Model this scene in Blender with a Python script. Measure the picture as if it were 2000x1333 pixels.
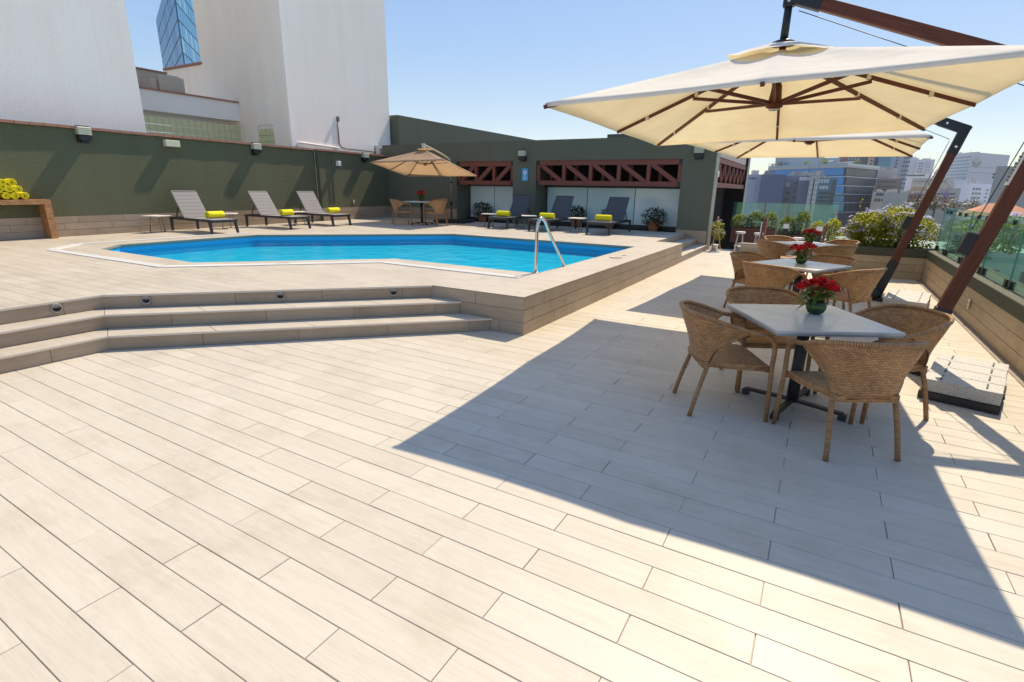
import bpy, bmesh, math, random
from mathutils import Vector, Matrix
import numpy as np
R = math.radians
SC = bpy.context.scene
COL = SC.collection
for o in list(bpy.data.objects): bpy.data.objects.remove(o)

# ------------------------------------------------------------------ camera
cam_d = bpy.data.cameras.new('camera'); CAM = bpy.data.objects.new('camera', cam_d); COL.objects.link(CAM)
cam_d.sensor_fit = 'HORIZONTAL'; cam_d.sensor_width = 36.0; cam_d.lens = 18.3224
cam_d.clip_start = 0.05; cam_d.clip_end = 9000
yaw, pitch, roll = 0.524077389, 0.285169399, -0.0172464157
_f = Vector((-math.sin(yaw)*math.cos(pitch), math.cos(yaw)*math.cos(pitch), -math.sin(pitch)))
_r0 = Vector((math.cos(yaw), math.sin(yaw), 0)); _d0 = _f.cross(_r0)
_r = _r0*math.cos(roll) + _d0*math.sin(roll); _d = _d0*math.cos(roll) - _r0*math.sin(roll)
CAM.matrix_world = Matrix(((_r.x, -_d.x, -_f.x, 0), (_r.y, -_d.y, -_f.y, 0), (_r.z, -_d.z, -_f.z, 1.64), (0, 0, 0, 1)))
SC.camera = CAM

# ------------------------------------------------------------------ light
SUN = Vector((0.045, 0.61, 0.79)).normalized()          # towards the sun
wd = bpy.data.worlds.new('World'); SC.world = wd; wd.use_nodes = True
nt = wd.node_tree; bg = nt.nodes['Background']
sky = nt.nodes.new('ShaderNodeTexSky'); sky.sky_type = 'NISHITA'; sky.sun_disc = False
sky.sun_elevation = math.asin(SUN.z); sky.sun_rotation = math.atan2(SUN.x, SUN.y)
sky.air_density = 1.0; sky.dust_density = .3; sky.ozone_density = 1.0; sky.altitude = 100
def _w(t): return nt.nodes.new(t)
k1 = _w('ShaderNodeVectorMath'); k1.operation = 'SCALE'; k1.inputs['Scale'].default_value = .1; nt.links.new(sky.outputs[0], k1.inputs[0])
gm_ = _w('ShaderNodeGamma'); gm_.inputs[1].default_value = .3; nt.links.new(k1.outputs[0], gm_.inputs[0])       # soft shoulder over the whole dome
hs_ = _w('ShaderNodeHueSaturation'); hs_.inputs['Saturation'].default_value = 2.6; hs_.inputs['Hue'].default_value = .514; nt.links.new(gm_.outputs[0], hs_.inputs['Color'])
k2 = _w('ShaderNodeVectorMath'); k2.operation = 'SCALE'; k2.inputs['Scale'].default_value = 10; nt.links.new(hs_.outputs[0], k2.inputs[0])
nt.links.new(k2.outputs[0], bg.inputs[0]); bg.inputs[1].default_value = 0.070
sl = bpy.data.lights.new('sun', 'SUN'); so = bpy.data.objects.new('sun', sl); COL.objects.link(so)
sl.energy = 3.55; sl.angle = R(0.53); sl.color = (1.0, 0.85, 0.63)
so.rotation_euler = SUN.to_track_quat('Z', 'Y').to_euler()
SC.view_settings.view_transform = 'Standard'; SC.view_settings.look = 'None'
SC.view_settings.gamma = 1.0; SC.view_settings.use_curve_mapping = False; SC.view_settings.exposure = 0.57
SC.cycles.max_bounces = 8; SC.cycles.transparent_max_bounces = 16
SC.cycles.caustics_reflective = False; SC.cycles.caustics_refractive = False
SC.cycles.use_denoising = True; SC.cycles.sample_clamp_indirect = 6

# ------------------------------------------------------------------ materials
MATS = {}
def newmat(name):
    m = bpy.data.materials.new(name); m.use_nodes = True; MATS[name] = m
    n = m.node_tree.nodes; l = m.node_tree.links
    return m, n, l, n['Principled BSDF'], n['Material Output']
def ramp(n, l, src, stops):
    r = n.new('ShaderNodeValToRGB'); e = r.color_ramp.elements
    while len(e) < len(stops): e.new(0.5)
    for i, (p, c) in enumerate(stops): e[i].position = p; e[i].color = (*c, 1)
    l.new(src, r.inputs[0]); return r.outputs[0]
def math_(n, l, op, a, b=None):
    m = n.new('ShaderNodeMath'); m.operation = op
    for i, v in enumerate((a, b)):
        if v is None: continue
        if isinstance(v, (int, float)): m.inputs[i].default_value = v
        else: l.new(v, m.inputs[i])
    return m.outputs[0]
def mapping(n, l, src, scale=(1, 1, 1)):
    m = n.new('ShaderNodeMapping'); m.inputs['Scale'].default_value = scale; l.new(src, m.inputs[0]); return m.outputs[0]
def noise(n, l, vec, scale, detail=4, rough=.55):
    t = n.new('ShaderNodeTexNoise'); t.inputs['Scale'].default_value = scale; t.inputs['Detail'].default_value = detail
    t.inputs['Roughness'].default_value = rough
    if vec is not None: l.new(vec, t.inputs['Vector'])
    return t.outputs['Fac']
def bump(n, l, h, bs, strength, dist):
    b = n.new('ShaderNodeBump'); b.inputs['Strength'].default_value = strength; b.inputs['Distance'].default_value = dist
    l.new(h, b.inputs['Height']); l.new(b.outputs[0], bs.inputs['Normal']); return b
def sc3(c, k): return tuple(min(1, max(0, x*k)) for x in c)
def simple(name, c, rough=.6, metal=0, var=.12, vs=6.0, bs=None, spec=.5, coat=0, streak=0):
    """plain surface with a blotchy tone variation and optional bump (scale, strength, distance)"""
    m, n, l, p, o = newmat(name)
    g = n.new('ShaderNodeNewGeometry'); oi = n.new('ShaderNodeObjectInfo')
    f = noise(n, l, g.outputs['Position'], vs, 5)
    f2 = math_(n, l, 'MULTIPLY_ADD', oi.outputs['Random'], .25); f = math_(n, l, 'ADD', f, f2)
    col = ramp(n, l, f, [(.25, sc3(c, 1-var)), (.85, sc3(c, 1+var))])
    if streak:      # rain streaks and patchy weathering
        w1 = noise(n, l, mapping(n, l, g.outputs['Position'], (2.2, 2.2, .16)), 1.0, 6, .62); w2 = noise(n, l, g.outputs['Position'], .45, 4, .6)
        mx = n.new('ShaderNodeMixRGB'); mx.blend_type = 'MULTIPLY'; mx.inputs[0].default_value = 1; l.new(col, mx.inputs[1])
        l.new(ramp(n, l, math_(n, l, 'ADD', math_(n, l, 'MULTIPLY', w1, .6), math_(n, l, 'MULTIPLY', w2, .4)), [(.34, sc3((1, .97, .93), 1-streak)), (.62, (1, 1, 1))]), mx.inputs[2]); col = mx.outputs[0]
    l.new(col, p.inputs['Base Color'])
    p.inputs['Roughness'].default_value = rough; p.inputs['Metallic'].default_value = metal
    p.inputs['Specular IOR Level'].default_value = spec; p.inputs['Coat Weight'].default_value = coat
    if bs: bump(n, l, noise(n, l, g.outputs['Position'], bs[0], 6, .6), p, bs[1], bs[2])
    return m
def rnd_shift(n, l):
    """0..1 value that differs for every object and every loose piece"""
    oi = n.new('ShaderNodeObjectInfo'); g = n.new('ShaderNodeNewGeometry')
    s = math_(n, l, 'ADD', math_(n, l, 'MULTIPLY', oi.outputs['Random'], 7.13), math_(n, l, 'MULTIPLY', g.outputs['Random Per Island'], 3.7))
    return math_(n, l, 'FRACT', s), g
def woodtile(name, c0, c1, c2, grain, rough):
    """wood look porcelain: grain streaks; grain = coordinate scale, low along the grain"""
    m, n, l, p, o = newmat(name)
    r, g = rnd_shift(n, l)
    cx = n.new('ShaderNodeCombineXYZ')
    for i in range(3): l.new(math_(n, l, 'MULTIPLY', r, 60.0 + 13*i), cx.inputs[i])
    va = n.new('ShaderNodeVectorMath'); va.operation = 'ADD'; l.new(g.outputs['Position'], va.inputs[0]); l.new(cx.outputs[0], va.inputs[1])
    mp = mapping(n, l, va.outputs[0], grain)
    warp = n.new('ShaderNodeTexNoise'); warp.inputs['Scale'].default_value = .35; l.new(mp, warp.inputs['Vector'])
    wv = n.new('ShaderNodeVectorMath'); wv.operation = 'MULTIPLY_ADD'; l.new(warp.outputs['Color'], wv.inputs[0]); wv.inputs[1].default_value = (1.6, 1.6, 1.6); l.new(mp, wv.inputs[2])
    f = noise(n, l, wv.outputs[0], 1.0, 8, .65)
    fine = noise(n, l, mp, 3.2, 4, .7)
    big = noise(n, l, g.outputs['Position'], .9, 3)
    s = math_(n, l, 'ADD', math_(n, l, 'MULTIPLY', f, .55), math_(n, l, 'MULTIPLY', fine, .3))
    s = math_(n, l, 'ADD', s, math_(n, l, 'MULTIPLY', r, .15)); s = math_(n, l, 'ADD', s, math_(n, l, 'MULTIPLY', big, .10))
    col = ramp(n, l, s, [(.36, c0), (.60, c1), (.88, c2)])
    d1 = noise(n, l, g.outputs['Position'], 1.7, 7, .68); d2 = noise(n, l, g.outputs['Position'], 55, 2, .5)
    mx = n.new('ShaderNodeMixRGB'); mx.blend_type = 'MULTIPLY'; mx.inputs[0].default_value = 1; l.new(col, mx.inputs[1]); l.new(ramp(n, l, d1, [(.34, (.90, .885, .86)), (.50, (1, 1, 1))]), mx.inputs[2])
    my = n.new('ShaderNodeMixRGB'); my.blend_type = 'MULTIPLY'; my.inputs[0].default_value = 1; l.new(mx.outputs[0], my.inputs[1]); l.new(ramp(n, l, d2, [(.17, (.55, .5, .45)), (.23, (1, 1, 1))]), my.inputs[2])
    l.new(my.outputs[0], p.inputs['Base Color']); p.inputs['Specular IOR Level'].default_value = .4
    st = noise(n, l, g.outputs['Position'], 2.3, 6, .6)
    l.new(math_(n, l, 'MULTIPLY_ADD', st, .22), p.inputs['Roughness'])
    rr = p.inputs['Roughness'].links[0].from_node; rr.inputs[2].default_value = rough - .1
    bump(n, l, fine, p, .35, .002)
    return m
# (linear albedo)
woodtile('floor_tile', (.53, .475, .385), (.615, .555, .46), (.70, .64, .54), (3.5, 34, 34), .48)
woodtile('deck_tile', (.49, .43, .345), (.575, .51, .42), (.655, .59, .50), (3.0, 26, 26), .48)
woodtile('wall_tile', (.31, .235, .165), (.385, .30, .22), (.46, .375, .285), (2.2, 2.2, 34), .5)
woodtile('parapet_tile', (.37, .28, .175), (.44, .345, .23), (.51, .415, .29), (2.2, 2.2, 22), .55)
simple('grout', (.48, .41, .34), .9, var=.25, vs=9)
simple('nosing', (.55, .49, .42), .5, var=.15, vs=14)
simple('stucco_green', (.100, .110, .062), .9, var=.14, vs=2.2, bs=(34, .8, .032), streak=.12)
simple('stucco_green_smooth', (.112, .122, .090), .9, var=.10, vs=1.4, bs=(60, .5, .010), streak=.10)
simple('green_trim', (.050, .052, .032), .75, var=.25, vs=7, bs=(40, .4, .01))
simple('pale_green_trim', (.30, .31, .235), .75, var=.18, vs=5, bs=(40, .2, .006))
simple('white_stucco', (.90, .865, .82), .9, var=.05, vs=1.1, bs=(40, .45, .018), streak=.05)
simple('cream_plaster', (.93, .84, .72), .9, var=.07, vs=.8, bs=(14, .15, .01), streak=.07)
simple('brick_red', (.30, .145, .10), .85, var=.3, vs=9, bs=(50, .4, .004))
simple('rust_concrete', (.40, .35, .29), .9, var=.3, vs=2.5, bs=(30, .4, .01))
simple('truss_red', (.155, .040, .028), .55, var=.22, vs=8, bs=(30, .15, .003))
simple('black_metal', (.012, .012, .014), .42, var=.2, spec=.5)
simple('dark_frame', (.024, .024, .028), .45, var=.2)
simple('grey_metal', (.17, .16, .155), .42, .6, var=.15)
simple('steel', (.62, .61, .60), .16, 1.0, var=.05)
simple('pole_bronze', (.22, .18, .14), .38, .55, var=.12)
simple('lamp_louvre', (.50, .50, .38), .5, var=.12)
simple('plastic_cream', (.62, .58, .42), .5, var=.06)
simple('plastic_white', (.74, .73, .70), .45, var=.05)
simple('grate_white', (.80, .79, .76), .5, var=.06)
simple('terracotta', (.26, .10, .055), .8, var=.2, vs=12)
simple('soil', (.05, .035, .025), .95, var=.3, vs=20)
simple('planter_brown', (.13, .055, .04), .7, var=.2, vs=5)
simple('planter_white', (.66, .62, .55), .7, var=.1)
simple('sign_blue', (.05, .36, .70), .4, var=.05)
simple('paint_white', (.8, .8, .8), .5, var=.03)
simple('pool_tile', (.012, .53, .78), .3, var=.22, vs=.7)
simple('pool_band', (.015, .28, .52), .3, var=.35, vs=5.0)
simple('pool_coping', (.20, .20, .18), .5, var=.2, vs=5.0)
simple('bamboo', (.42, .28, .11), .6, var=.2)
simple('inside_shade', (.010, .010, .011), .9, var=.2)  # near-black colour that stands for the shade inside openings
simple('gutter_stone', (.24, .20, .165), .8, var=.35, vs=12, bs=(40, .4, .006))
simple('city_ground', (.16, .155, .15), .95, var=.3, vs=.02)
simple('roof_clay', (.48, .20, .10), .85, var=.2, vs=1.2)
simple('trunk_bark', (.12, .08, .05), .9, var=.3, vs=8)

def umbrella_wood():
    m, n, l, p, o = newmat('umbrella_wood')
    tc = n.new('ShaderNodeTexCoord'); f = noise(n, l, mapping(n, l, tc.outputs['UV'], (30, 1.6, 1)), 2.0, 6, .6)
    l.new(ramp(n, l, f, [(.3, (.085, .024, .013)), (.75, (.175, .054, .028))]), p.inputs['Base Color'])
    p.inputs['Roughness'].default_value = .5; p.inputs['Specular IOR Level'].default_value = .3; bump(n, l, f, p, .1, .002)
umbrella_wood()

def cloth(name, dif, tra, k):
    m, n, l, p, o = newmat(name)
    g = n.new('ShaderNodeNewGeometry'); f = noise(n, l, g.outputs['Position'], 2.2, 5)
    weave = noise(n, l, g.outputs['Position'], 260, 2)
    d = n.new('ShaderNodeBsdfDiffuse'); t = n.new('ShaderNodeBsdfTranslucent'); mx = n.new('ShaderNodeMixShader'); mx.inputs[0].default_value = k
    l.new(ramp(n, l, f, [(.3, sc3(dif, .94)), (.7, sc3(dif, 1.04))]), d.inputs[0]); l.new(ramp(n, l, f, [(.3, sc3(tra, .92)), (.7, sc3(tra, 1.05))]), t.inputs[0])
    b = n.new('ShaderNodeBump'); b.inputs['Strength'].default_value = .5; b.inputs['Distance'].default_value = .05
    fold = noise(n, l, g.outputs['Position'], 2.6, 4, .6); l.new(fold, b.inputs['Height']); l.new(b.outputs[0], d.inputs['Normal']); l.new(b.outputs[0], t.inputs['Normal'])
    l.new(d.outputs[0], mx.inputs[1]); l.new(t.outputs[0], mx.inputs[2]); l.new(mx.outputs[0], o.inputs[0])
cloth('canvas_cream', (.96, .925, .84), (1.0, .76, .36), .31)
cloth('canvas_beige', (.56, .42, .30), (.62, .40, .22), .42)

def wicker(name, light, dark, gap, bw, rh):
    m, n, l, p, o = newmat(name)
    tc = n.new('ShaderNodeTexCoord'); oi = n.new('ShaderNodeObjectInfo')
    b = n.new('ShaderNodeTexBrick'); b.offset = .5; b.inputs['Scale'].default_value = 1.0
    b.inputs['Brick Width'].default_value = bw; b.inputs['Row Height'].default_value = rh
    b.inputs['Mortar Size'].default_value = rh*.17; b.inputs['Mortar Smooth'].default_value = 1.0; b.inputs['Bias'].default_value = 0
    b.inputs['Color1'].default_value = (*light, 1); b.inputs['Color2'].default_value = (*dark, 1); b.inputs['Mortar'].default_value = (*gap, 1)
    l.new(tc.outputs['UV'], b.inputs['Vector'])
    g = n.new('ShaderNodeNewGeometry'); f = noise(n, l, g.outputs['Position'], 9, 4)
    mx = n.new('ShaderNodeMixRGB'); mx.blend_type = 'MULTIPLY'; mx.inputs[0].default_value = 1
    l.new(b.outputs['Color'], mx.inputs[1]); l.new(ramp(n, l, f, [(.3, (.78, .76, .74)), (.7, (1.1, 1.08, 1.05))]), mx.inputs[2])
    l.new(mx.outputs[0], p.inputs['Base Color']); p.inputs['Roughness'].default_value = .45
    inv = math_(n, l, 'SUBTRACT', 1.0, b.outputs['Fac']); bump(n, l, inv, p, .9, .004)
wicker('wicker', (.70, .39, .17), (.46, .235, .095), (.085, .040, .017), .030, .0125)
wicker('wicker_wrap', (.54, .295, .13), (.38, .195, .08), (.09, .04, .018), .5, .014)
wicker('wicker_console', (.62, .30, .11), (.45, .20, .065), (.12, .05, .018), .07, .03)

def water():
    m, n, l, p, o = newmat('pool_water'); n.remove(p)
    g = n.new('ShaderNodeNewGeometry')
    f = noise(n, l, mapping(n, l, g.outputs['Position'], (1, 1, 1)), 2.6, 4, .55)
    f2 = noise(n, l, g.outputs['Position'], 9.0, 3, .5)
    s = math_(n, l, 'ADD', f, math_(n, l, 'MULTIPLY', f2, .22))
    b = n.new('ShaderNodeBump'); b.inputs['Strength'].default_value = .6; b.inputs['Distance'].default_value = .07; l.new(s, b.inputs['Height'])
    fr = n.new('ShaderNodeFresnel'); fr.inputs['IOR'].default_value = 1.33; l.new(b.outputs[0], fr.inputs['Normal'])
    gl = n.new('ShaderNodeBsdfGlossy'); gl.inputs['Roughness'].default_value = .03; l.new(b.outputs[0], gl.inputs['Normal'])
    tr = n.new('ShaderNodeBsdfTransparent'); tr.inputs[0].default_value = (.62, .97, 1.0, 1)
    mx = n.new('ShaderNodeMixShader'); l.new(math_(n, l, 'MULTIPLY', fr.outputs[0], .75), mx.inputs[0]); l.new(tr.outputs[0], mx.inputs[1]); l.new(gl.outputs[0], mx.inputs[2])
    l.new(mx.outputs[0], o.inputs[0])
water()
def pane(name, tint, refl=1.0, film=(.5, .85, .72), fk=.10):
    m, n, l, p, o = newmat(name); n.remove(p)
    fr = n.new('ShaderNodeFresnel'); fr.inputs['IOR'].default_value = 1.5
    gl = n.new('ShaderNodeBsdfGlossy'); gl.inputs['Roughness'].default_value = .01
    tr = n.new('ShaderNodeBsdfTransparent'); tr.inputs[0].default_value = (*tint, 1)
    mx = n.new('ShaderNodeMixShader'); l.new(math_(n, l, 'MULTIPLY', fr.outputs[0], refl), mx.inputs[0]); l.new(gl.outputs[0], mx.inputs[2])
    df = n.new('ShaderNodeBsdfTranslucent'); df.inputs[0].default_value = (*film, 1); m2 = n.new('ShaderNodeMixShader'); m2.inputs[0].default_value = fk   # translucent green film added to make the glass look brighter
    l.new(tr.outputs[0], m2.inputs[1]); l.new(df.outputs[0], m2.inputs[2]); l.new(m2.outputs[0], mx.inputs[1]); l.new(mx.outputs[0], o.inputs[0])
pane('clear_green_glass', (.77, .95, .86), refl=.4, film=(.62, .95, .80), fk=.08); pane('pale_glass', (.78, .93, .88), fk=.10)
simple('glass_edge', (.10, .34, .26), .15, var=.1)
simple('frosted_glass', (.60, .80, .80), .12, var=.10, vs=.5, spec=.6)
simple('frosted_glass_pale', (.76, .90, .90), .12, var=.08, vs=.5, spec=.6)
simple('glass_block', (.44, .44, .25), .15, var=.45, vs=14, bs=(9, .5, .03))
simple('window_dark', (.035, .040, .048), .15, var=.3, vs=.3)
simple('window_pale', (.48, .52, .54), .3, var=.15, vs=.3)
simple('glass_blue', (.05, .22, .46), .3, var=.35, vs=.12, spec=.3)
simple('glass_teal', (.07, .21, .27), .3, var=.4, vs=.2, spec=.3)
simple('glass_dark', (.030, .042, .060), .35, var=.35, vs=.1, spec=.25)
simple('glass_pale', (.30, .38, .42), .15, var=.15, vs=.1)
simple('tower_glass', (.045, .19, .36), .35, var=.25, vs=.1, spec=.25)
simple('tower_glass_light', (.12, .30, .46), .35, var=.2, vs=.25, spec=.25)
simple('panel_cream', (.52, .46, .41), .8, var=.08, vs=.1); simple('panel_orange', (.55, .36, .22), .8, var=.06, vs=.1); simple('panel_grey', (.33, .33, .35), .8, var=.08, vs=.1)
simple('fabric_grey', (.27, .25, .24), .85, var=.08, vs=30, bs=(400, .3, .001))
simple('fabric_grey_shaded', (.065, .072, .085), .85, var=.08, vs=30, bs=(400, .3, .001))  # the grey lounger fabric again, pool house shade put into its colour
simple('towel_yellow', (.86, .74, .015), .95, var=.14, vs=40, bs=(260, .7, .004))
simple('vase_glass', (.014, .030, .010), .08, var=.3, vs=20, spec=.6)
simple('vase_leaf', (.055, .13, .022), .4, var=.35, vs=30)
simple('vase_water', (.05, .09, .012), .2, var=.3, vs=30)
simple('petal_red', (.33, .008, .012), .5, var=.4, vs=45)
simple('petal_blue', (.42, .48, .74), .6, var=.25, vs=18)
simple('leaf_dark', (.028, .060, .016), .5, var=.45, vs=9)
simple('leaf_mid', (.055, .105, .020), .45, var=.45, vs=9)
simple('leaf_lime', (.15, .19, .022), .45, var=.4, vs=9)
simple('leaf_dry', (.16, .13, .07), .7, var=.35, vs=.6)
def leafmat(name, c, t):
    m, n, l, p, o = newmat(name); r, g = rnd_shift(n, l)
    col = ramp(n, l, r, [(0, sc3(c, .55)), (.5, c), (1, sc3(c, 1.5))])
    p.inputs['Roughness'].default_value = .42; l.new(col, p.inputs['Base Color'])
    tr = n.new('ShaderNodeBsdfTranslucent'); l.new(ramp(n, l, r, [(0, sc3(t, .6)), (1, sc3(t, 1.3))]), tr.inputs[0])
    mx = n.new('ShaderNodeMixShader'); mx.inputs[0].default_value = .45; l.new(p.outputs[0], mx.inputs[1]); l.new(tr.outputs[0], mx.inputs[2]); l.new(mx.outputs[0], o.inputs[0])
leafmat('foliage_lime', (.19, .225, .018), (.62, .60, .04)); leafmat('foliage_green', (.075, .12, .02), (.27, .36, .04)); leafmat('foliage_dark', (.022, .045, .014), (.04, .09, .015))
leafmat('foliage_dry', (.12, .10, .06), (.16, .13, .06)); leafmat('flower_blue', (.58, .58, .80), (.62, .62, .88)); leafmat('flower_white', (.70, .66, .62), (.6, .55, .5))
leafmat('flower_red', (.50, .010, .020), (.7, .03, .03)); leafmat('vase_foliage', (.07, .15, .022), (.2, .34, .04))
def table_mat():
    m, n, l, p, o = newmat('table_top'); g = n.new('ShaderNodeNewGeometry')
    f = noise(n, l, g.outputs['Position'], 3.0, 8, .62); f2 = noise(n, l, g.outputs['Position'], 90, 3)
    s = math_(n, l, 'ADD', math_(n, l, 'MULTIPLY', f, .8), math_(n, l, 'MULTIPLY', f2, .2))
    l.new(ramp(n, l, s, [(.32, (.48, .475, .45)), (.55, (.60, .585, .54)), (.75, (.68, .655, .60))]), p.inputs['Base Color'])
    p.inputs['Roughness'].default_value = .24
table_mat(); simple('table_edge', (.30, .36, .40), .35, .3, var=.1)
def granite():
    m, n, l, p, o = newmat('granite_slab'); g = n.new('ShaderNodeNewGeometry')
    v = n.new('ShaderNodeTexVoronoi'); v.inputs['Scale'].default_value = 240; l.new(g.outputs['Position'], v.inputs['Vector'])
    l.new(ramp(n, l, v.outputs['Color'], [(.1, (.30, .285, .26)), (.45, (.52, .50, .46)), (.9, (.66, .64, .60))]), p.inputs['Base Color'])
    p.inputs['Roughness'].default_value = .55; bump(n, l, v.outputs['Distance'], p, .3, .004)
granite()

# ------------------------------------------------------------------ mesh helpers
class MB:
    def __init__(s): s.v = []; s.f = []; s.uv = []; s.sm = []
    def face(s, idx, uv=None, smooth=False): s.f.append(tuple(idx)); s.uv.append(uv); s.sm.append(smooth)
    def poly(s, pts, uv=None, smooth=False):
        b = len(s.v); s.v += [tuple(p) for p in pts]; s.face(range(b, b+len(pts)), uv, smooth); return s
    def box(s, c, d, rz=0, M=None):
        """centre, full size"""
        b = len(s.v); hx, hy, hz = d[0]/2, d[1]/2, d[2]/2
        Mx = M if M is not None else Matrix.Rotation(rz, 3, 'Z')
        c = Vector(c)
        for z in (-hz, hz):
            for x, y in ((-hx, -hy), (hx, -hy), (hx, hy), (-hx, hy)): s.v.append(tuple(c + Mx @ Vector((x, y, z))))
        for q in ((3, 2, 1, 0), (4, 5, 6, 7), (0, 1, 5, 4), (1, 2, 6, 5), (2, 3, 7, 6), (3, 0, 4, 7)):
            s.face([b+i for i in q], None)
        return s
    def beam(s, a, b, w, t, up=(0, 0, 1), w2=None, t2=None):
        """rectangular bar from a to b: width w sideways, t along up"""
        a = Vector(a); b = Vector(b); d = (b-a).normalized(); u = Vector(up); sd = d.cross(u)
        if sd.length < 1e-4: sd = d.cross(Vector((0, 1, 0)))
        sd.normalize(); u = sd.cross(d); w2 = w2 or w; t2 = t2 or t; L = (b-a).length
        k = len(s.v)
        for p, ww, tt in ((a, w, t), (b, w2, t2)):
            for i, j in ((-1, -1), (1, -1), (1, 1), (-1, 1)): s.v.append(tuple(p + sd*(i*ww/2) + u*(j*tt/2)))
        s.face([k+3, k+2, k+1, k]); s.face([k+4, k+5, k+6, k+7])
        for i in range(4):
            j = (i+1) % 4; s.face([k+i, k+j, k+4+j, k+4+i], [(i*.1, 0), (i*.1+.1, 0), (i*.1+.1, L), (i*.1, L)])
        return s
    def tube(s, pts, r, n=10, caps=True, closed=False):
        pts = [Vector(p) for p in pts]; N = len(pts); rr = r if isinstance(r, (list, tuple)) else [r]*N
        t0 = (pts[1]-pts[0]).normalized(); nx = t0.orthogonal().normalized(); k = len(s.v); L = 0; Ls = []
        for i, p in enumerate(pts):
            if i: L += (p-pts[i-1]).length
            Ls.append(L)
            t = (pts[min(i+1, N-1)]-pts[max(i-1, 0)]).normalized()
            nx = (nx - t*nx.dot(t)).normalized(); ny = t.cross(nx)
            for j in range(n):
                a = 2*math.pi*j/n; s.v.append(tuple(p + nx*(math.cos(a)*rr[i]) + ny*(math.sin(a)*rr[i])))
        cc = 2*math.pi*max(rr)
        for i in range(N-1):
            for j in range(n):
                j2 = (j+1) % n
                s.face([k+i*n+j, k+i*n+j2, k+(i+1)*n+j2, k+(i+1)*n+j], [(cc*j/n, Ls[i]), (cc*(j+1)/n, Ls[i]), (cc*(j+1)/n, Ls[i+1]), (cc*j/n, Ls[i+1])], True)
        if caps: s.face([k+j for j in range(n)][::-1]); s.face([k+(N-1)*n+j for j in range(n)])
        return s
    def lathe(s, prof, n=20, c=(0, 0, 0), M=None):
        k = len(s.v); c = Vector(c)
        for (r, z) in prof:
            for j in range(n):
                a = 2*math.pi*j/n; p = Vector((r*math.cos(a), r*math.sin(a), z)); s.v.append(tuple(c + (M @ p if M is not None else p)))
        for i in range(len(prof)-1):
            for j in range(n):
                j2 = (j+1) % n; s.face([k+i*n+j, k+i*n+j2, k+(i+1)*n+j2, k+(i+1)*n+j], None, True)
        s.face([k+j for j in range(n)][::-1]); s.face([k+(len(prof)-1)*n+j for j in range(n)])
        return s
    def prism(s, poly, z0, z1):
        k = len(s.v); n = len(poly)
        for z in (z0, z1): s.v += [(p[0], p[1], z) for p in poly]
        s.face([k+i for i in range(n)][::-1]); s.face([k+n+i for i in range(n)])
        for i in range(n): j = (i+1) % n; s.face([k+i, k+j, k+n+j, k+n+i])
        return s
    def grid(s, P, U=None, smooth=True, wrap=False):
        """P[i][j] points"""
        k = len(s.v); I = len(P); J = len(P[0])
        for row in P: s.v += [tuple(p) for p in row]
        for i in range(I-1):
            for j in range(J if wrap else J-1):
                j2 = (j+1) % J
                s.face([k+i*J+j, k+i*J+j2, k+(i+1)*J+j2, k+(i+1)*J+j], [U[i][j], U[i][j2], U[i+1][j2], U[i+1][j]] if U else None, smooth)
        return s
    def mesh(s, name, mat):
        me = bpy.data.meshes.new(name); me.from_pydata(s.v, [], s.f)
        me.polygons.foreach_set('use_smooth', s.sm)
        if any(u is not None for u in s.uv):
            lay = me.uv_layers.new(name='UVMap'); i = 0
            for u, f in zip(s.uv, s.f):
                for q in range(len(f)): lay.data[i].uv = u[q] if u else (0, 0); i += 1
        if mat: me.materials.append(MATS[mat])
        me.validate(); me.update(); return me
def link(name, me, parent=None, loc=None):
    o = bpy.data.objects.new(name, me); COL.objects.link(o)
    if parent is not None: o.parent = parent
    if loc is not None: o.location = loc
    return o
def obj(name, mb, mat, parent=None, loc=None, bevel=0, kind=None):
    o = link(name, mb.mesh(name, mat), parent, loc)
    if bevel:
        b = o.modifiers.new('bevel', 'BEVEL'); b.width = bevel; b.segments = 2; b.limit_method = 'ANGLE'
    if kind: o['kind'] = kind
    return o
def tag(o, label, cat, group=None):
    o['label'] = label; o['category'] = cat
    if group: o['group'] = group
    return o
def thing(name, label, cat, loc=(0, 0, 0), rz=0, group=None):
    o = link(name, None); o.location = loc; o.rotation_euler = (0, 0, rz); o.empty_display_size = .1
    return tag(o, label, cat, group)
KIDS = {}
def copy_tree(o, loc, rz, label, group=None):
    def cp(src, par):
        c = src.copy(); COL.objects.link(c); c.parent = par
        for ch in src.children: cp(ch, c)
        return c
    r = cp(o, None); r.location = loc; r.rotation_euler = (0, 0, rz); r['label'] = label
    if group: r['group'] = group
    return r
_unit = {}
def brick(name, mat, parent, c, d, rz=0):
    """box piece sharing one unit cube mesh per material"""
    if mat not in _unit: _unit[mat] = MB().box((0, 0, 0), (1, 1, 1)).mesh('unit_'+mat, mat)
    o = link(name, _unit[mat], parent, c); o.scale = d; o.rotation_euler = (0, 0, rz); return o
def cr(pts, n):
    """Catmull-Rom through pts, n samples per span"""
    P = [Vector(p) for p in pts]; P = [P[0]*2-P[1]] + P + [P[-1]*2-P[-2]]; out = []
    for i in range(1, len(P)-2):
        for k in range(n):
            t = k/n; a, b, c, d = P[i-1:i+3]
            out.append(.5*((2*b) + (c-a)*t + (2*a-5*b+4*c-d)*t*t + (3*b-a-3*c+d)*t**3))
    out.append(P[-2]); return out
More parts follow.
